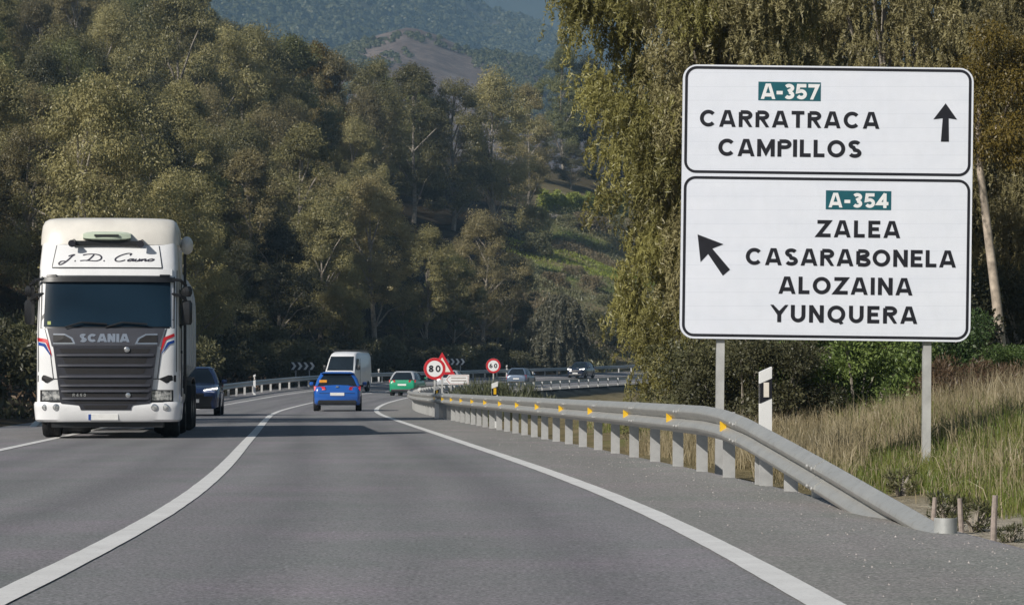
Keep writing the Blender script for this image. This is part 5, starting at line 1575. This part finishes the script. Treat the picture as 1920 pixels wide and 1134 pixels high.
# ---- weeping eucalyptus beside the road
def weeping(name, label, x, y, prof, seed, nb, per, mat, zoff=0.0, trunk_r=0.22, leafl=0.105, leafw=0.021, squash=1.0, hang=(0.2, 0.6), trunkmat=None, top=12.0):
    r = np.random.RandomState(seed)
    z0 = gz(x, y) - 0.1
    root = thing(name, label, 'tree', (x, y, z0))
    zs = [p[0] for p in prof]; rs = [p[1] for p in prof]
    m = MB()
    tr = [(0.10 * math.sin(z * 0.6 + seed), 0.4 + 0.1 * math.cos(z * 0.5), z) for z in np.linspace(-0.3, top * 0.95, 9)]
    m.tube(tr, [trunk_r * (1 - 0.8 * i / 8) for i in range(9)], 9)
    B = []
    for _ in range(nb):
        z = zs[0] + (zs[-1] - zs[0]) * r.rand() ** 0.9
        a = r.rand() * 6.283
        q = float(np.interp(z, zs, rs)) * (0.35 + 0.65 * r.rand() ** 0.5) * (1 + 0.12 * math.sin(4 * a + seed + z * 1.7))
        B.append((q * math.cos(a), q * math.sin(a) * squash, z))
    B = np.array(B)
    for i in range(0, nb, 11):
        b = B[i]; zb = max(0.5, min(top * 0.9, b[2] * 0.72)); k = int(np.clip((zb + 0.3) / (top * 0.95 + 0.3) * 8, 0, 8)); p0 = np.array(tr[k])
        m.tube([p0, p0 * 0.4 + b * 0.6 + np.array([0, 0, 0.5]), b + np.array([0, 0, 0.05])], [trunk_r * 0.22, trunk_r * 0.13, 0.012], 5)
    m.build('trunk', trunkmat or M_BARK, root, smooth=True)
    n = nb * per
    bi = np.repeat(np.arange(nb), per)
    O = B[bi] + r.normal(0, 0.22, (n, 3)) * np.array([1, squash, 0.9])
    out = B[bi] * np.array([1, 1, 0]); out /= (np.linalg.norm(out, axis=1)[:, None] + 1e-6)
    L = hang[0] + (hang[1] - hang[0]) * r.rand(n) ** 1.4
    npl = 20
    u = (np.arange(npl) + 0.5) / npl
    sway = out * 0.22 + r.normal(0, 0.14, (n, 3)); sway[:, 2] = 0
    P = O[:, None, :] + sway[:, None, :] * (u[None, :, None] ** 0.6) * L[:, None, None] - np.array([0, 0, 1.0]) * (u[None, :, None] ** 1.15) * L[:, None, None]
    P = P + r.normal(0, 0.02, P.shape)
    keep = P[..., 2] > 0.12
    P = P[keep]; k = len(P)
    A = np.array([0, 0, -1.0]) + r.normal(0, 0.85, (k, 3))
    N = r.normal(0, 1, (k, 3)); N[:, 2] *= 0.4
    ln = leafl * (0.6 + 0.8 * r.rand(k)); wd = leafw * (0.7 + 0.7 * r.rand(k))
    quads_obj('foliage', leaf_quads(P + A * 0.0, A, N, ln, wd), mat, root)
    return root
zf = lambda v, Y: CAMZ + (HORV - v) * Y / F
Yw = 58.0
prof1 = [(0.7, 1.3), (1.6, 1.5), (2.6, 1.85), (3.4, 1.45), (4.2, 1.5), (5.2, 1.95), (6.5, 2.25), (8.0, 2.3), (9.0, 2.7), (10.5, 2.7), (12.5, 1.4)]
weeping('weeping_eucalyptus', 'yellow olive weeping eucalyptus hanging to the ground left of the big sign', 3.9, Yw, prof1, 31, 300, 34, M_WEEP, top=12.0, leafl=0.125, leafw=0.026)
prof2c = [(2.5, 1.2), (4, 1.5), (6, 1.6), (9, 1.7), (11, 1.5), (13, 0.8)]
prof2 = [(2.2, 1.6), (3.5, 2.4), (5, 2.9), (7, 3.1), (9, 3.0), (11, 2.4), (13, 1.2)]
weeping('weeping_eucalyptus', 'olive brown weeping eucalyptus rising behind the left half of the big sign', 4.8, 57.0, prof2c, 32, 300, 34, M_WEEP2, top=12.5, leafl=0.13, leafw=0.028)
weeping('weeping_eucalyptus', 'olive brown weeping eucalyptus rising behind the right half of the big sign', 10.0, 72.0, prof2, 33, 330, 34, M_WEEP2, top=12.5, leafl=0.13, leafw=0.028)
weeping('weeping_eucalyptus', 'olive weeping eucalyptus at the right edge of the photo behind the pale trunk', 14.6, 68.0, prof2, 34, 330, 34, M_WEEP2, top=12.5, leafl=0.13, leafw=0.028)
prof3 = [(5.4, 0.7), (6.2, 1.15), (7.2, 1.4), (8.2, 1.2), (8.8, 0.6)]
# golden tree with the bare pale leaning trunk at the right edge
gx_, gy_ = 11.02, 60.0; gz0 = gz(gx_, gy_)
g = thing('pale_trunk_tree', 'golden leaved tree with bare pale leaning trunk right of the big sign', 'tree', (gx_, gy_, gz0))
m = MB()
def loc_(u, v): p = at(u, v, gy_); return (p.x - gx_, 0.0, p.z - gz0)
tp = [loc_(1879, 700), loc_(1878, 660), loc_(1868, 560), loc_(1855, 460), loc_(1848, 400), loc_(1838, 320), loc_(1834, 240), loc_(1838, 180)]
tp[0] = (tp[0][0], 0, -0.3)
m.tube(tp, [0.145, 0.125, 0.11, 0.10, 0.095, 0.08, 0.06, 0.025], 10)
m.tube([tp[5], (tp[5][0] + 0.3, 0.2, tp[5][2] + 0.8), (tp[5][0] + 0.8, 0.0, tp[5][2] + 1.8)], [0.06, 0.045, 0.02], 6)
m.build('trunk', M_PALEBARK, g, smooth=True)
r = np.random.RandomState(77); n = 15000
cl = np.array([(-0.1, 0, 6.6), (0.5, -0.2, 6.9), (0.1, 0.2, 7.3), (-0.4, 0.1, 6.2), (0.8, 0.1, 6.2), (0.3, -0.3, 5.8), (1.0, 0, 7.0), (0.6, 0.2, 7.6), (-0.25, -0.2, 5.5), (1.2, 0.1, 5.6), (-0.45, 0.15, 7.2), (-0.1, -0.25, 7.9), (0.5, 0.0, 5.3)]) + np.array([-0.2, 0, 0])
ci = r.randint(0, len(cl), n); d = r.normal(0, 1, (n, 3)); d /= np.linalg.norm(d, axis=1)[:, None]
P = cl[ci] + d * (0.55 * r.rand(n) ** 0.5)[:, None] * np.array([1, 1, 0.8])
A = d * 0.5 + np.array([0, 0, -0.6]) + r.normal(0, 0.5, (n, 3))
quads_obj('foliage', leaf_quads(P, A, d + r.normal(0, 0.6, (n, 3)), 0.09 * (0.6 + 0.8 * r.rand(n)), 0.034 * (0.7 + 0.6 * r.rand(n))), M_GOLD, g)
# darker trees behind them close the view
prof4 = [(1.5, 2.0), (3.5, 3.0), (6, 3.6), (9, 3.6), (12, 3.0), (14.5, 1.4)]
W0 = weeping('weeping_eucalyptus', 'dark weeping eucalyptus behind the yellow olive one left of the big sign', 7.9, 84, prof4, 36, 260, 24, M_SHADEL, top=14, leafl=0.17, leafw=0.036, hang=(0.5, 1.6))
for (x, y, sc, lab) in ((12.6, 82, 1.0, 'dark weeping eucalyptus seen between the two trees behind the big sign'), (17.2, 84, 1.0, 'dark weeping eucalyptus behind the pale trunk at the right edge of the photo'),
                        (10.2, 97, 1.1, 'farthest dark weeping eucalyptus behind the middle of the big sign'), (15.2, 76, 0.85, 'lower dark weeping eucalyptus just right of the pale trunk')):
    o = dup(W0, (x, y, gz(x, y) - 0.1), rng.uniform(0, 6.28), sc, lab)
# grey weeping tree at the foot of the clearing
xw, yw = (1050 - 960) * 276 / F, 276.0
weeping('weeping_eucalyptus', 'small grey green weeping tree at the foot of the grassy clearing', xw, yw, [(1.2, 2.0), (3.0, 2.8), (5.0, 2.6), (7.0, 1.6), (8.2, 0.6)], 35, 80, 22, M_SILVERL, top=8.0, leafl=0.45, leafw=0.10, hang=(1.0, 2.6))

# ---- shrubs
def shrub_template(seed, n, leaf, Rr, H, mat, name='shrub', wf=0.5, up=0.0, nclump=26, stems=True):
    r = np.random.RandomState(seed)
    root = thing(name, 'shrub', 'shrub')
    C = []
    for _ in range(nclump):
        a = r.rand() * 6.283; zf_ = 0.12 + 0.80 * r.rand(); q = Rr * (0.25 + 0.75 * r.rand() ** 0.5) * math.sqrt(max(0.05, 1 - (zf_ - 0.3) ** 2 * 1.7))
        C.append((q * math.cos(a), q * math.sin(a), zf_ * H))
    C = np.array(C)
    m = MB()
    for i in range(0, nclump, 2):
        c = C[i]; m.tube([(0.1 * c[0], 0.1 * c[1], -0.1), (0.5 * c[0], 0.5 * c[1], 0.6 * c[2]), tuple(c)], [0.03, 0.02, 0.008], 5)
    m.build('stem', M_BARK, root)
    rc = Rr * (0.24 + 0.2 * r.rand(nclump))
    ci = r.randint(0, nclump, n); d = r.normal(0, 1, (n, 3)); d /= np.linalg.norm(d, axis=1)[:, None]
    P = C[ci] + d * (rc[ci] * (0.4 + 0.7 * r.rand(n) ** 0.6))[:, None] * np.array([1, 1, 0.8])
    P[:, 2] = np.abs(P[:, 2]) + 0.02
    A = d + np.array([0, 0, up]) + r.normal(0, 0.4, (n, 3))
    ln = leaf * (0.6 + 0.8 * r.rand(n)); wd = ln * wf * (0.7 + 0.6 * r.rand(n))
    quads_obj('foliage', leaf_quads(P, A, d + r.normal(0, 0.6, (n, 3)), ln, wd), mat, root)
    return root
def scatter_shrubs(tpls, places, mats, group, cat='shrub'):
    first = set()
    for (x, y, sx, sz, mi, lab) in places:
        k = rng.randrange(len(tpls)); T = tpls[k]
        if k not in first and len(first) < len(tpls):
            first.add(k); o = T; o.location = (x, y, gz(x, y)); o.rotation_euler = (0, 0, rng.uniform(0, 6.28)); o.scale = (sx, sx, sz)
        else:
            o = dup(T, (x, y, gz(x, y)), rng.uniform(0, 6.28), (sx, sx, sz))
        set_leaf(o, mats[mi]); tag(o, lab, cat, group)
    for k, T in enumerate(tpls):
        if k not in first:
            for ch in list(T.children): bpy.data.objects.remove(ch)
            bpy.data.objects.remove(T)
# broad leaved shrubs under the sign
SB = [shrub_template(41, 17000, 0.060, 1.15, 1.7, M_BROADL, 'broadleaf_shrub', 0.55), shrub_template(42, 17000, 0.055, 1.2, 1.6, M_BROADL, 'broadleaf_shrub', 0.5)]
pl_ = []
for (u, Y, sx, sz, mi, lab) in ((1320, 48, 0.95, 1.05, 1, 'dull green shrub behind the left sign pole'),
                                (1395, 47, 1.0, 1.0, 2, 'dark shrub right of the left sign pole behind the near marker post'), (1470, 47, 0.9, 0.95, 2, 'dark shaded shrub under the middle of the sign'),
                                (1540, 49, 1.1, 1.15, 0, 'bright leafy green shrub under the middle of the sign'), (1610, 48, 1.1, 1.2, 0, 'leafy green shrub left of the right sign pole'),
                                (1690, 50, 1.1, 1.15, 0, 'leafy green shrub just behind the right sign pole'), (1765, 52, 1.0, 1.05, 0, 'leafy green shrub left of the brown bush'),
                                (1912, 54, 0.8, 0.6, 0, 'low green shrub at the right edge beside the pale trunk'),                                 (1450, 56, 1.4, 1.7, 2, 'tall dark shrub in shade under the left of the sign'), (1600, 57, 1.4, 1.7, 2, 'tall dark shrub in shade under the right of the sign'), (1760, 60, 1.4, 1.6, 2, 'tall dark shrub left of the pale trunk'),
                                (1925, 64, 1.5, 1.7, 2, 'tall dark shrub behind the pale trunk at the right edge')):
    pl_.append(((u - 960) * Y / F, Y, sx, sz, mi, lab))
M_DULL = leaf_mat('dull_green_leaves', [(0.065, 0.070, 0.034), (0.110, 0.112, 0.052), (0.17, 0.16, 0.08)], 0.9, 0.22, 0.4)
scatter_shrubs(SB, pl_, [M_BROADL, M_DULL, M_SHADEL], 'shrubs under the big sign')
SD = [shrub_template(44, 9000, 0.10, 0.9, 1.0, M_DRYBUSH, 'dry_bush', 0.14, 0.5)]
pl_ = [((1800 - 960) * 47 / F, 47, 0.9, 0.9, 0, 'dry brown bush on the bank left of the pale trunk'), ((1862 - 960) * 49 / F, 49, 0.8, 0.75, 0, 'dry brown bush at the foot of the pale trunk')]
scatter_shrubs(SD, pl_, [M_DRYBUSH], 'dry brown bushes on the bank', 'bush')
# feathery grey green bushes inside the bend
SF = [shrub_template(45, 9000, 0.26, 1.5, 1.35, M_DULL, 'roadside_bush', 0.10, 1.6)]
M_FEATH = leaf_mat('feathery_grey_green', [(0.070, 0.080, 0.040), (0.105, 0.115, 0.058), (0.15, 0.155, 0.085)], 0.8, 0.22, 0.3)
pl_ = []
for (u, Y, sx, sz, lab) in ((868, 118, 0.85, 1.0, 'grey green bush right behind the white arrow board'), (905, 116, 1.0, 1.25, 'grey green bush left of the marker post below the 60 sign'),
                            (950, 114, 1.05, 1.25, 'grey green bush right of the marker post below the 60 sign'), (995, 112, 1.0, 0.95, 'low grey green bush in front of the blue grey hatchback'), (1035, 112, 0.9, 0.7, 'lowest grey green bush at the start of the far guardrail')):
    pl_.append(((u - 960) * Y / F, Y, sx, sz, 0, lab))
scatter_shrubs(SF, pl_, [M_FEATH], 'grey green bushes inside the bend', 'bush')
# undergrowth behind the left guardrail, its shade put into dark leaf colour
SU = [shrub_template(46, 5200, 0.24, 2.0, 2.6, M_SHADEL, 'forest_shrub', 0.45), shrub_template(47, 5200, 0.22, 2.0, 2.2, M_SHADEL, 'forest_shrub', 0.45)]
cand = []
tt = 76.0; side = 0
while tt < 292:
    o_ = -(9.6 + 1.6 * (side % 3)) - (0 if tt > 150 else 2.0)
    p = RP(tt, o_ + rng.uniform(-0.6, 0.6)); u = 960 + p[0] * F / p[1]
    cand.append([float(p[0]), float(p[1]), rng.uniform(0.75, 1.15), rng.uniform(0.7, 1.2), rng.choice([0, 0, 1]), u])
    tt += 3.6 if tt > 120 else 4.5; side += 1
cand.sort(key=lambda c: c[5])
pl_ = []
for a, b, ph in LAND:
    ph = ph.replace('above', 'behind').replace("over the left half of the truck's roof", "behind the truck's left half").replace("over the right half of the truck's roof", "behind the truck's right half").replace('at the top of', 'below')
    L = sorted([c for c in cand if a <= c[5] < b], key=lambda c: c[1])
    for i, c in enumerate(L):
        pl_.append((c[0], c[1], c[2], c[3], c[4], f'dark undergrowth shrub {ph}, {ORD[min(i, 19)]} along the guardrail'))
scatter_shrubs(SU, pl_, [M_SHADEL, M_DULL], 'undergrowth shrubs behind the left guardrail')

# ---- hedge, low wall and scrub in the clearing
def ground_at(u, v, y0=285, y1=520):
    for Y in np.arange(y0, y1, 1.0):
        x = (u - 960) * Y / F
        z = gz(x, Y)
        if HORV - (z - CAMZ) * F / Y <= v: return x, float(Y), z
    return x, float(y1), z
r = np.random.RandomState(9)
A_ = [ground_at(u, v) for u, v in ((1012, 402), (1050, 404), (1095, 406), (1135, 408), (1175, 410))]
hd = thing('hedge', 'long bright yellow green hedge along the top of the grassy clearing', 'hedge', A_[2])
n = 16000; k = r.rand(n) * (len(A_) - 1); i0 = np.clip(k.astype(int), 0, len(A_) - 2); fr = (k - i0)[:, None]
AA = np.array(A_); P = AA[i0] * (1 - fr) + AA[i0 + 1] * fr
th = r.normal(0, 1, (n, 3)); hgt = 3.2 + 0.5 * np.sin(k * 9) + 0.3 * np.sin(k * 23)
P = P + th * np.array([0.3, 0.8, 0]); P[:, 2] += r.rand(n) ** 0.8 * hgt + 0.6
P[:, 1] += 3.0
for q in range(n): pass
quads_obj('foliage', leaf_quads(P - np.array(A_[2]), r.normal(0, 1, (n, 3)), r.normal(0, 1, (n, 3)), 0.42 * (0.6 + 0.8 * r.rand(n)), 0.22 * (0.6 + 0.8 * r.rand(n))), M_HEDGE, hd)
m = MB()
for j in range(len(A_)): m.tube([Vector(A_[j]) + Vector((0, 3, -0.3)) - Vector(A_[2]), Vector(A_[j]) + Vector((0.1, 3, 2.0)) - Vector(A_[2])], [0.07, 0.04], 6)
m.build('stem', M_BARK, hd)
M_WALL = plain('pale_wall_stone', (0.40, 0.36, 0.30), 0.95, 0, 0.3, 2.5)
Wp = [ground_at(u, v) for u, v in ((1008, 407), (1040, 410), (1070, 414), (1100, 419), (1125, 421))]
m = MB(); rings = []
for x, y, z in Wp: rings.append([(x, y - 0.3, z - 0.5), (x, y - 0.25, z + 0.65), (x, y + 0.25, z + 0.65), (x, y + 0.3, z - 0.5)])
m.loft(rings); o = m.build('retaining_wall', M_WALL); tag(o, 'pale low stone wall below the bright hedge on the clearing', 'wall')

M_SCRUBB = leaf_mat('brown_scrub', [(0.13, 0.105, 0.060), (0.21, 0.17, 0.10), (0.30, 0.25, 0.15)], 0.4, 0.2, 0.3)
M_SCRUBG = leaf_mat('grey_green_scrub', [(0.11, 0.112, 0.058), (0.18, 0.178, 0.092), (0.27, 0.26, 0.135)], 0.4, 0.2, 0.3)
SC_ = [shrub_template(49, 3200, 0.30, 2.0, 2.2, M_DULL, 'hillside_shrub', 0.35, 0.3)]
pl_ = []
for (u, v, sx, sz, mi, lab) in ((1062, 428, 0.8, 0.9, 0, 'greyish bush under the left part of the pale wall on the clearing'), (1092, 432, 1.0, 1.2, 1, 'brown grey bush under the middle of the pale wall on the clearing'),
                                (1122, 440, 1.1, 1.2, 1, 'brown grey bush below the right end of the pale wall'), (1152, 440, 1.0, 1.3, 0, 'grey bush right of the pale wall on the clearing'),
                                (1075, 520, 0.8, 0.7, 1, 'brown bush in the middle of the clearing slope'), (1110, 545, 0.9, 0.8, 1, 'brown bush low on the clearing slope'),
                                (1040, 545, 1.0, 1.0, 1, 'brown bush at the left side of the clearing slope'), (1140, 575, 0.9, 0.7, 0, 'olive bush low on the right of the clearing'),
                                (1000, 440, 1.3, 1.8, 2, 'yellow olive bush left of the pale wall'), (1010, 480, 1.2, 1.4, 0, 'olive bush at the upper left of the clearing'),
                                (1110, 650, 1.5, 1.6, 3, 'dark shrub at the foot of the clearing above the oncoming car'), (1150, 655, 1.5, 1.7, 3, 'dark shrub at the foot of the clearing right of the oncoming car'), (1180, 650, 1.5, 1.6, 3, 'dark shrub at the foot of the clearing beside the weeping tree')):
    gx2, gy2, gz2 = ground_at(u, v)
    pl_.append((gx2, gy2, sx, sz, mi, lab))
scatter_shrubs(SC_, pl_, [M_SCRUBG, M_SCRUBB, M_OLIVE, M_SHADEL], 'bushes on the clearing slope', 'bush')

def cover(name, label, n, area, mats, fn, seed, leaf, wf, hmax, upright):
    """ground cover nobody could count: one mesh"""
    r = np.random.RandomState(seed)
    x = area[0] + (area[1] - area[0]) * r.rand(n); y = area[2] + (area[3] - area[2]) * r.rand(n)
    keep, h, mi = fn(x, y, r)
    x, y, h, mi = x[keep], y[keep], h[keep], mi[keep]; n = len(x)
    z = GZ(x, y)
    P = np.stack([x, y, z + h * r.rand(n)], -1)
    A = r.normal(0, 1, (n, 3)); A[:, 2] = np.abs(A[:, 2]) + upright
    ln = leaf * (0.6 + 0.8 * r.rand(n)); wd = ln * wf
    o = quads_obj(name, leaf_quads(P, A, r.normal(0, 1, (n, 3)), ln, wd), mats, None, mi)
    return tag(o, label, 'ground cover', kind='stuff')
def clear_fn(x, y, r):
    u = 960 + x * F / y
    t, o = project(x, y)
    b = fbm(x, y, 55, 0.20, 3)
    gq = np.exp(-((y - 398) / 13) ** 2) * 1.2 + fbm(x, y, 56, 0.09, 2)
    keep = (o < -7.5) & (u > 940) & (u < 1260) & ((b > 0.05) | (r.rand(len(x)) < 0.45))
    green = gq > 1.0
    h = np.where(green, 0.35, np.clip(0.5 + 1.6 * b, 0.15, 2.4))
    mi = np.where(green, 2, np.where(fbm(x, y, 57, 0.15, 2) > 0.1, 0, 1))
    return keep, h, mi
cover('scrub', 'mixed brown scrub and green grass covering the clearing slope', 110000, (-4, 34, 280, 460), [M_SCRUBB, M_SCRUBG, M_HEDGE], clear_fn, 61, 0.42, 0.30, 1.0, 0.5)
def under_fn(x, y, r):
    t, o = project(x, y); u = 960 + x * F / y
    b = fbm(x, y, 65, 0.3, 3)
    keep = (o < -7.2) & (u > -60) & (u < 1010) & ((b > -0.1) | (r.rand(len(x)) < 0.35)) & (t > 62) & (o > -60)
    return keep, np.clip(0.35 + 0.7 * b, 0.1, 1.3), np.where(fbm(x, y, 66, 0.2, 2) > 0.25, 1, 0)
cover('undergrowth', 'dark undergrowth and leaf litter covering the forest floor on the left', 110000, (-62, 6, 62, 310), [M_SHADEL, M_DRYBUSH], under_fn, 67, 0.30, 0.35, 1.0, 0.3)

# ---- roadside grass on the right bank
M_DRYG = leaf_mat('dry_grass', [(0.22, 0.180, 0.100), (0.36, 0.30, 0.180), (0.52, 0.44, 0.29)], 0.8, 0.35, 0.0)
M_GRNG = leaf_mat('green_grass', [(0.085, 0.125, 0.022), (0.15, 0.19, 0.036), (0.25, 0.25, 0.07)], 0.9, 0.35, 0.0)
def grass(name, label, n, seed, fn, mats):
    r = np.random.RandomState(seed)
    t = 17 + 50 * r.rand(n) ** 1.2; d = 0.5 + 9.5 * r.rand(n) ** 1.1
    P = RP(t, 5.3 + d); x, y = P[:, 0], P[:, 1]
    keep, h, mi, w = fn(x, y, t, d, r)
    x, y, h, mi, w = x[keep], y[keep], h[keep], mi[keep], w[keep]; n = len(x)
    z = GZ(x, y) - 0.02
    a = r.rand(n) * 6.283; ln = np.abs(r.normal(0.32, 0.32, n)); la = r.rand(n) * 6.283
    b0 = np.stack([x - w * np.cos(a) / 2, y - w * np.sin(a) / 2, z], -1); b1 = np.stack([x + w * np.cos(a) / 2, y + w * np.sin(a) / 2, z], -1)
    m1 = np.stack([x + h * ln * 0.35 * np.cos(la), y + h * ln * 0.35 * np.sin(la), z + h * 0.6], -1)
    tp = np.stack([x + h * ln * np.cos(la), y + h * ln * np.sin(la), z + h * np.clip(1 - 0.3 * ln, 0.4, 1)], -1)
    wv = np.stack([w * np.cos(a) * 0.4, w * np.sin(a) * 0.4, 0 * w], -1)
    Vq = np.concatenate([np.stack([b0, b1, m1 + wv, m1 - wv], 1), np.stack([m1 - wv, m1 + wv, tp + wv * 0.15, tp - wv * 0.15], 1)], 0)
    o = quads_obj(name, Vq, mats, None, np.concatenate([mi, mi]))
    return tag(o, label, 'grass', kind='stuff')
def g_dry(x, y, t, d, r):
    b = fbm(x, y, 71, 1.1, 3)
    u = 960 + x * F / y
    wgt = np.clip(0.12 + 0.9 * sstep(26, 33, t) * (1 - sstep(52, 62, t)) * (1 - 0.75 * sstep(1700, 1760, u) * (1 - sstep(36, 40, y))) + 0.2 * sstep(4.5, 6.0, d), 0, 1)
    keep = (r.rand(len(x)) < wgt) & (b > -0.55) & (y < 47) & (d > 1.2 + 0.4 * b) & ~((u > 1625) & (u < 1775) & (y < 36.5) & (r.rand(len(x)) < 0.93)) & ~((t < 31) & (d < 2.2) & (u > 1600))
    h = np.clip((0.34 + 0.16 * b + 0.10 * r.normal(0, 1, len(x))) * (1 + 0.5 * sstep(4.5, 7, d)), 0.08, 0.95)
    return keep, h, np.zeros(len(x), int), 0.006 + 0.005 * r.rand(len(x))
def g_green(x, y, t, d, r):
    b = fbm(x, y, 73, 1.3, 3)
    wgt = np.clip(1.1 - sstep(32, 42, t) * 0.8, 0, 1)
    keep = (r.rand(len(x)) < wgt) & (b > -0.35) & (d > 1.55 + 0.5 * b) & ~((d < 2.4) & (t > 36))
    h = np.clip((0.16 + 0.09 * b + 0.07 * r.normal(0, 1, len(x))) * (1 + 0.9 * sstep(3.4, 4.6, d)), 0.04, 0.6)
    mi = (r.rand(len(x)) < 0.25).astype(int)
    return keep, h, mi, 0.006 + 0.005 * r.rand(len(x))
grass('dry_grass', 'tall straw coloured dry grass on the bank under the sign', 170000, 72, g_dry, [M_DRYG])
grass('green_grass', 'short green grass on the bank right of the right sign pole', 190000, 74, g_green, [M_GRNG, M_DRYG])
# ragged weeds round the stakes
SW = [shrub_template(48, 700, 0.09, 0.28, 0.45, M_DULL, 'weed', 0.18, 0.8, 14)]
pl_ = []
for (u, Y, sx, sz, lab) in ((1828, 20.6, 0.7, 0.55, 'dark ragged weed between the wooden stakes'), (1775, 22.5, 0.7, 0.6, 'dark ragged weed behind the end of the guardrail'), (1895, 19.6, 0.4, 0.35, 'small ragged weed right of the nearest stake'), (1690, 26.5, 0.7, 0.6, 'ragged weed at the foot of the grassy bank behind the sloping rail')):
    pl_.append(((u - 960) * Y / F, Y, sx, sz, 0, lab))
scatter_shrubs(SW, pl_, [M_DULL], 'weeds by the ditch', 'weed')

# ------------------------------------------------------------------ air
m = MB().box(-1700, 1700, -60, 7250, -6, 1600)
hz = m.build('haze', None) if False else None
me = bpy.data.meshes.new('haze'); me.from_pydata([tuple(v) for v in m.v], [], m.f)
hz = bpy.data.objects.new('haze', me); COL.objects.link(hz)
mat = bpy.data.materials.new('haze_air'); mat.use_nodes = True
nt = mat.node_tree; nt.nodes.clear()
out = nt.nodes.new('ShaderNodeOutputMaterial'); vol = nt.nodes.new('ShaderNodeVolumePrincipled')
vol.inputs['Color'].default_value = (0.44, 0.71, 1.0, 1.0)
vol.inputs['Density'].default_value = 0.00018
vol.inputs['Anisotropy'].default_value = 0.0
nt.links.new(vol.outputs[0], out.inputs['Volume'])
me.materials.append(mat)
tag(hz, kind='stuff')
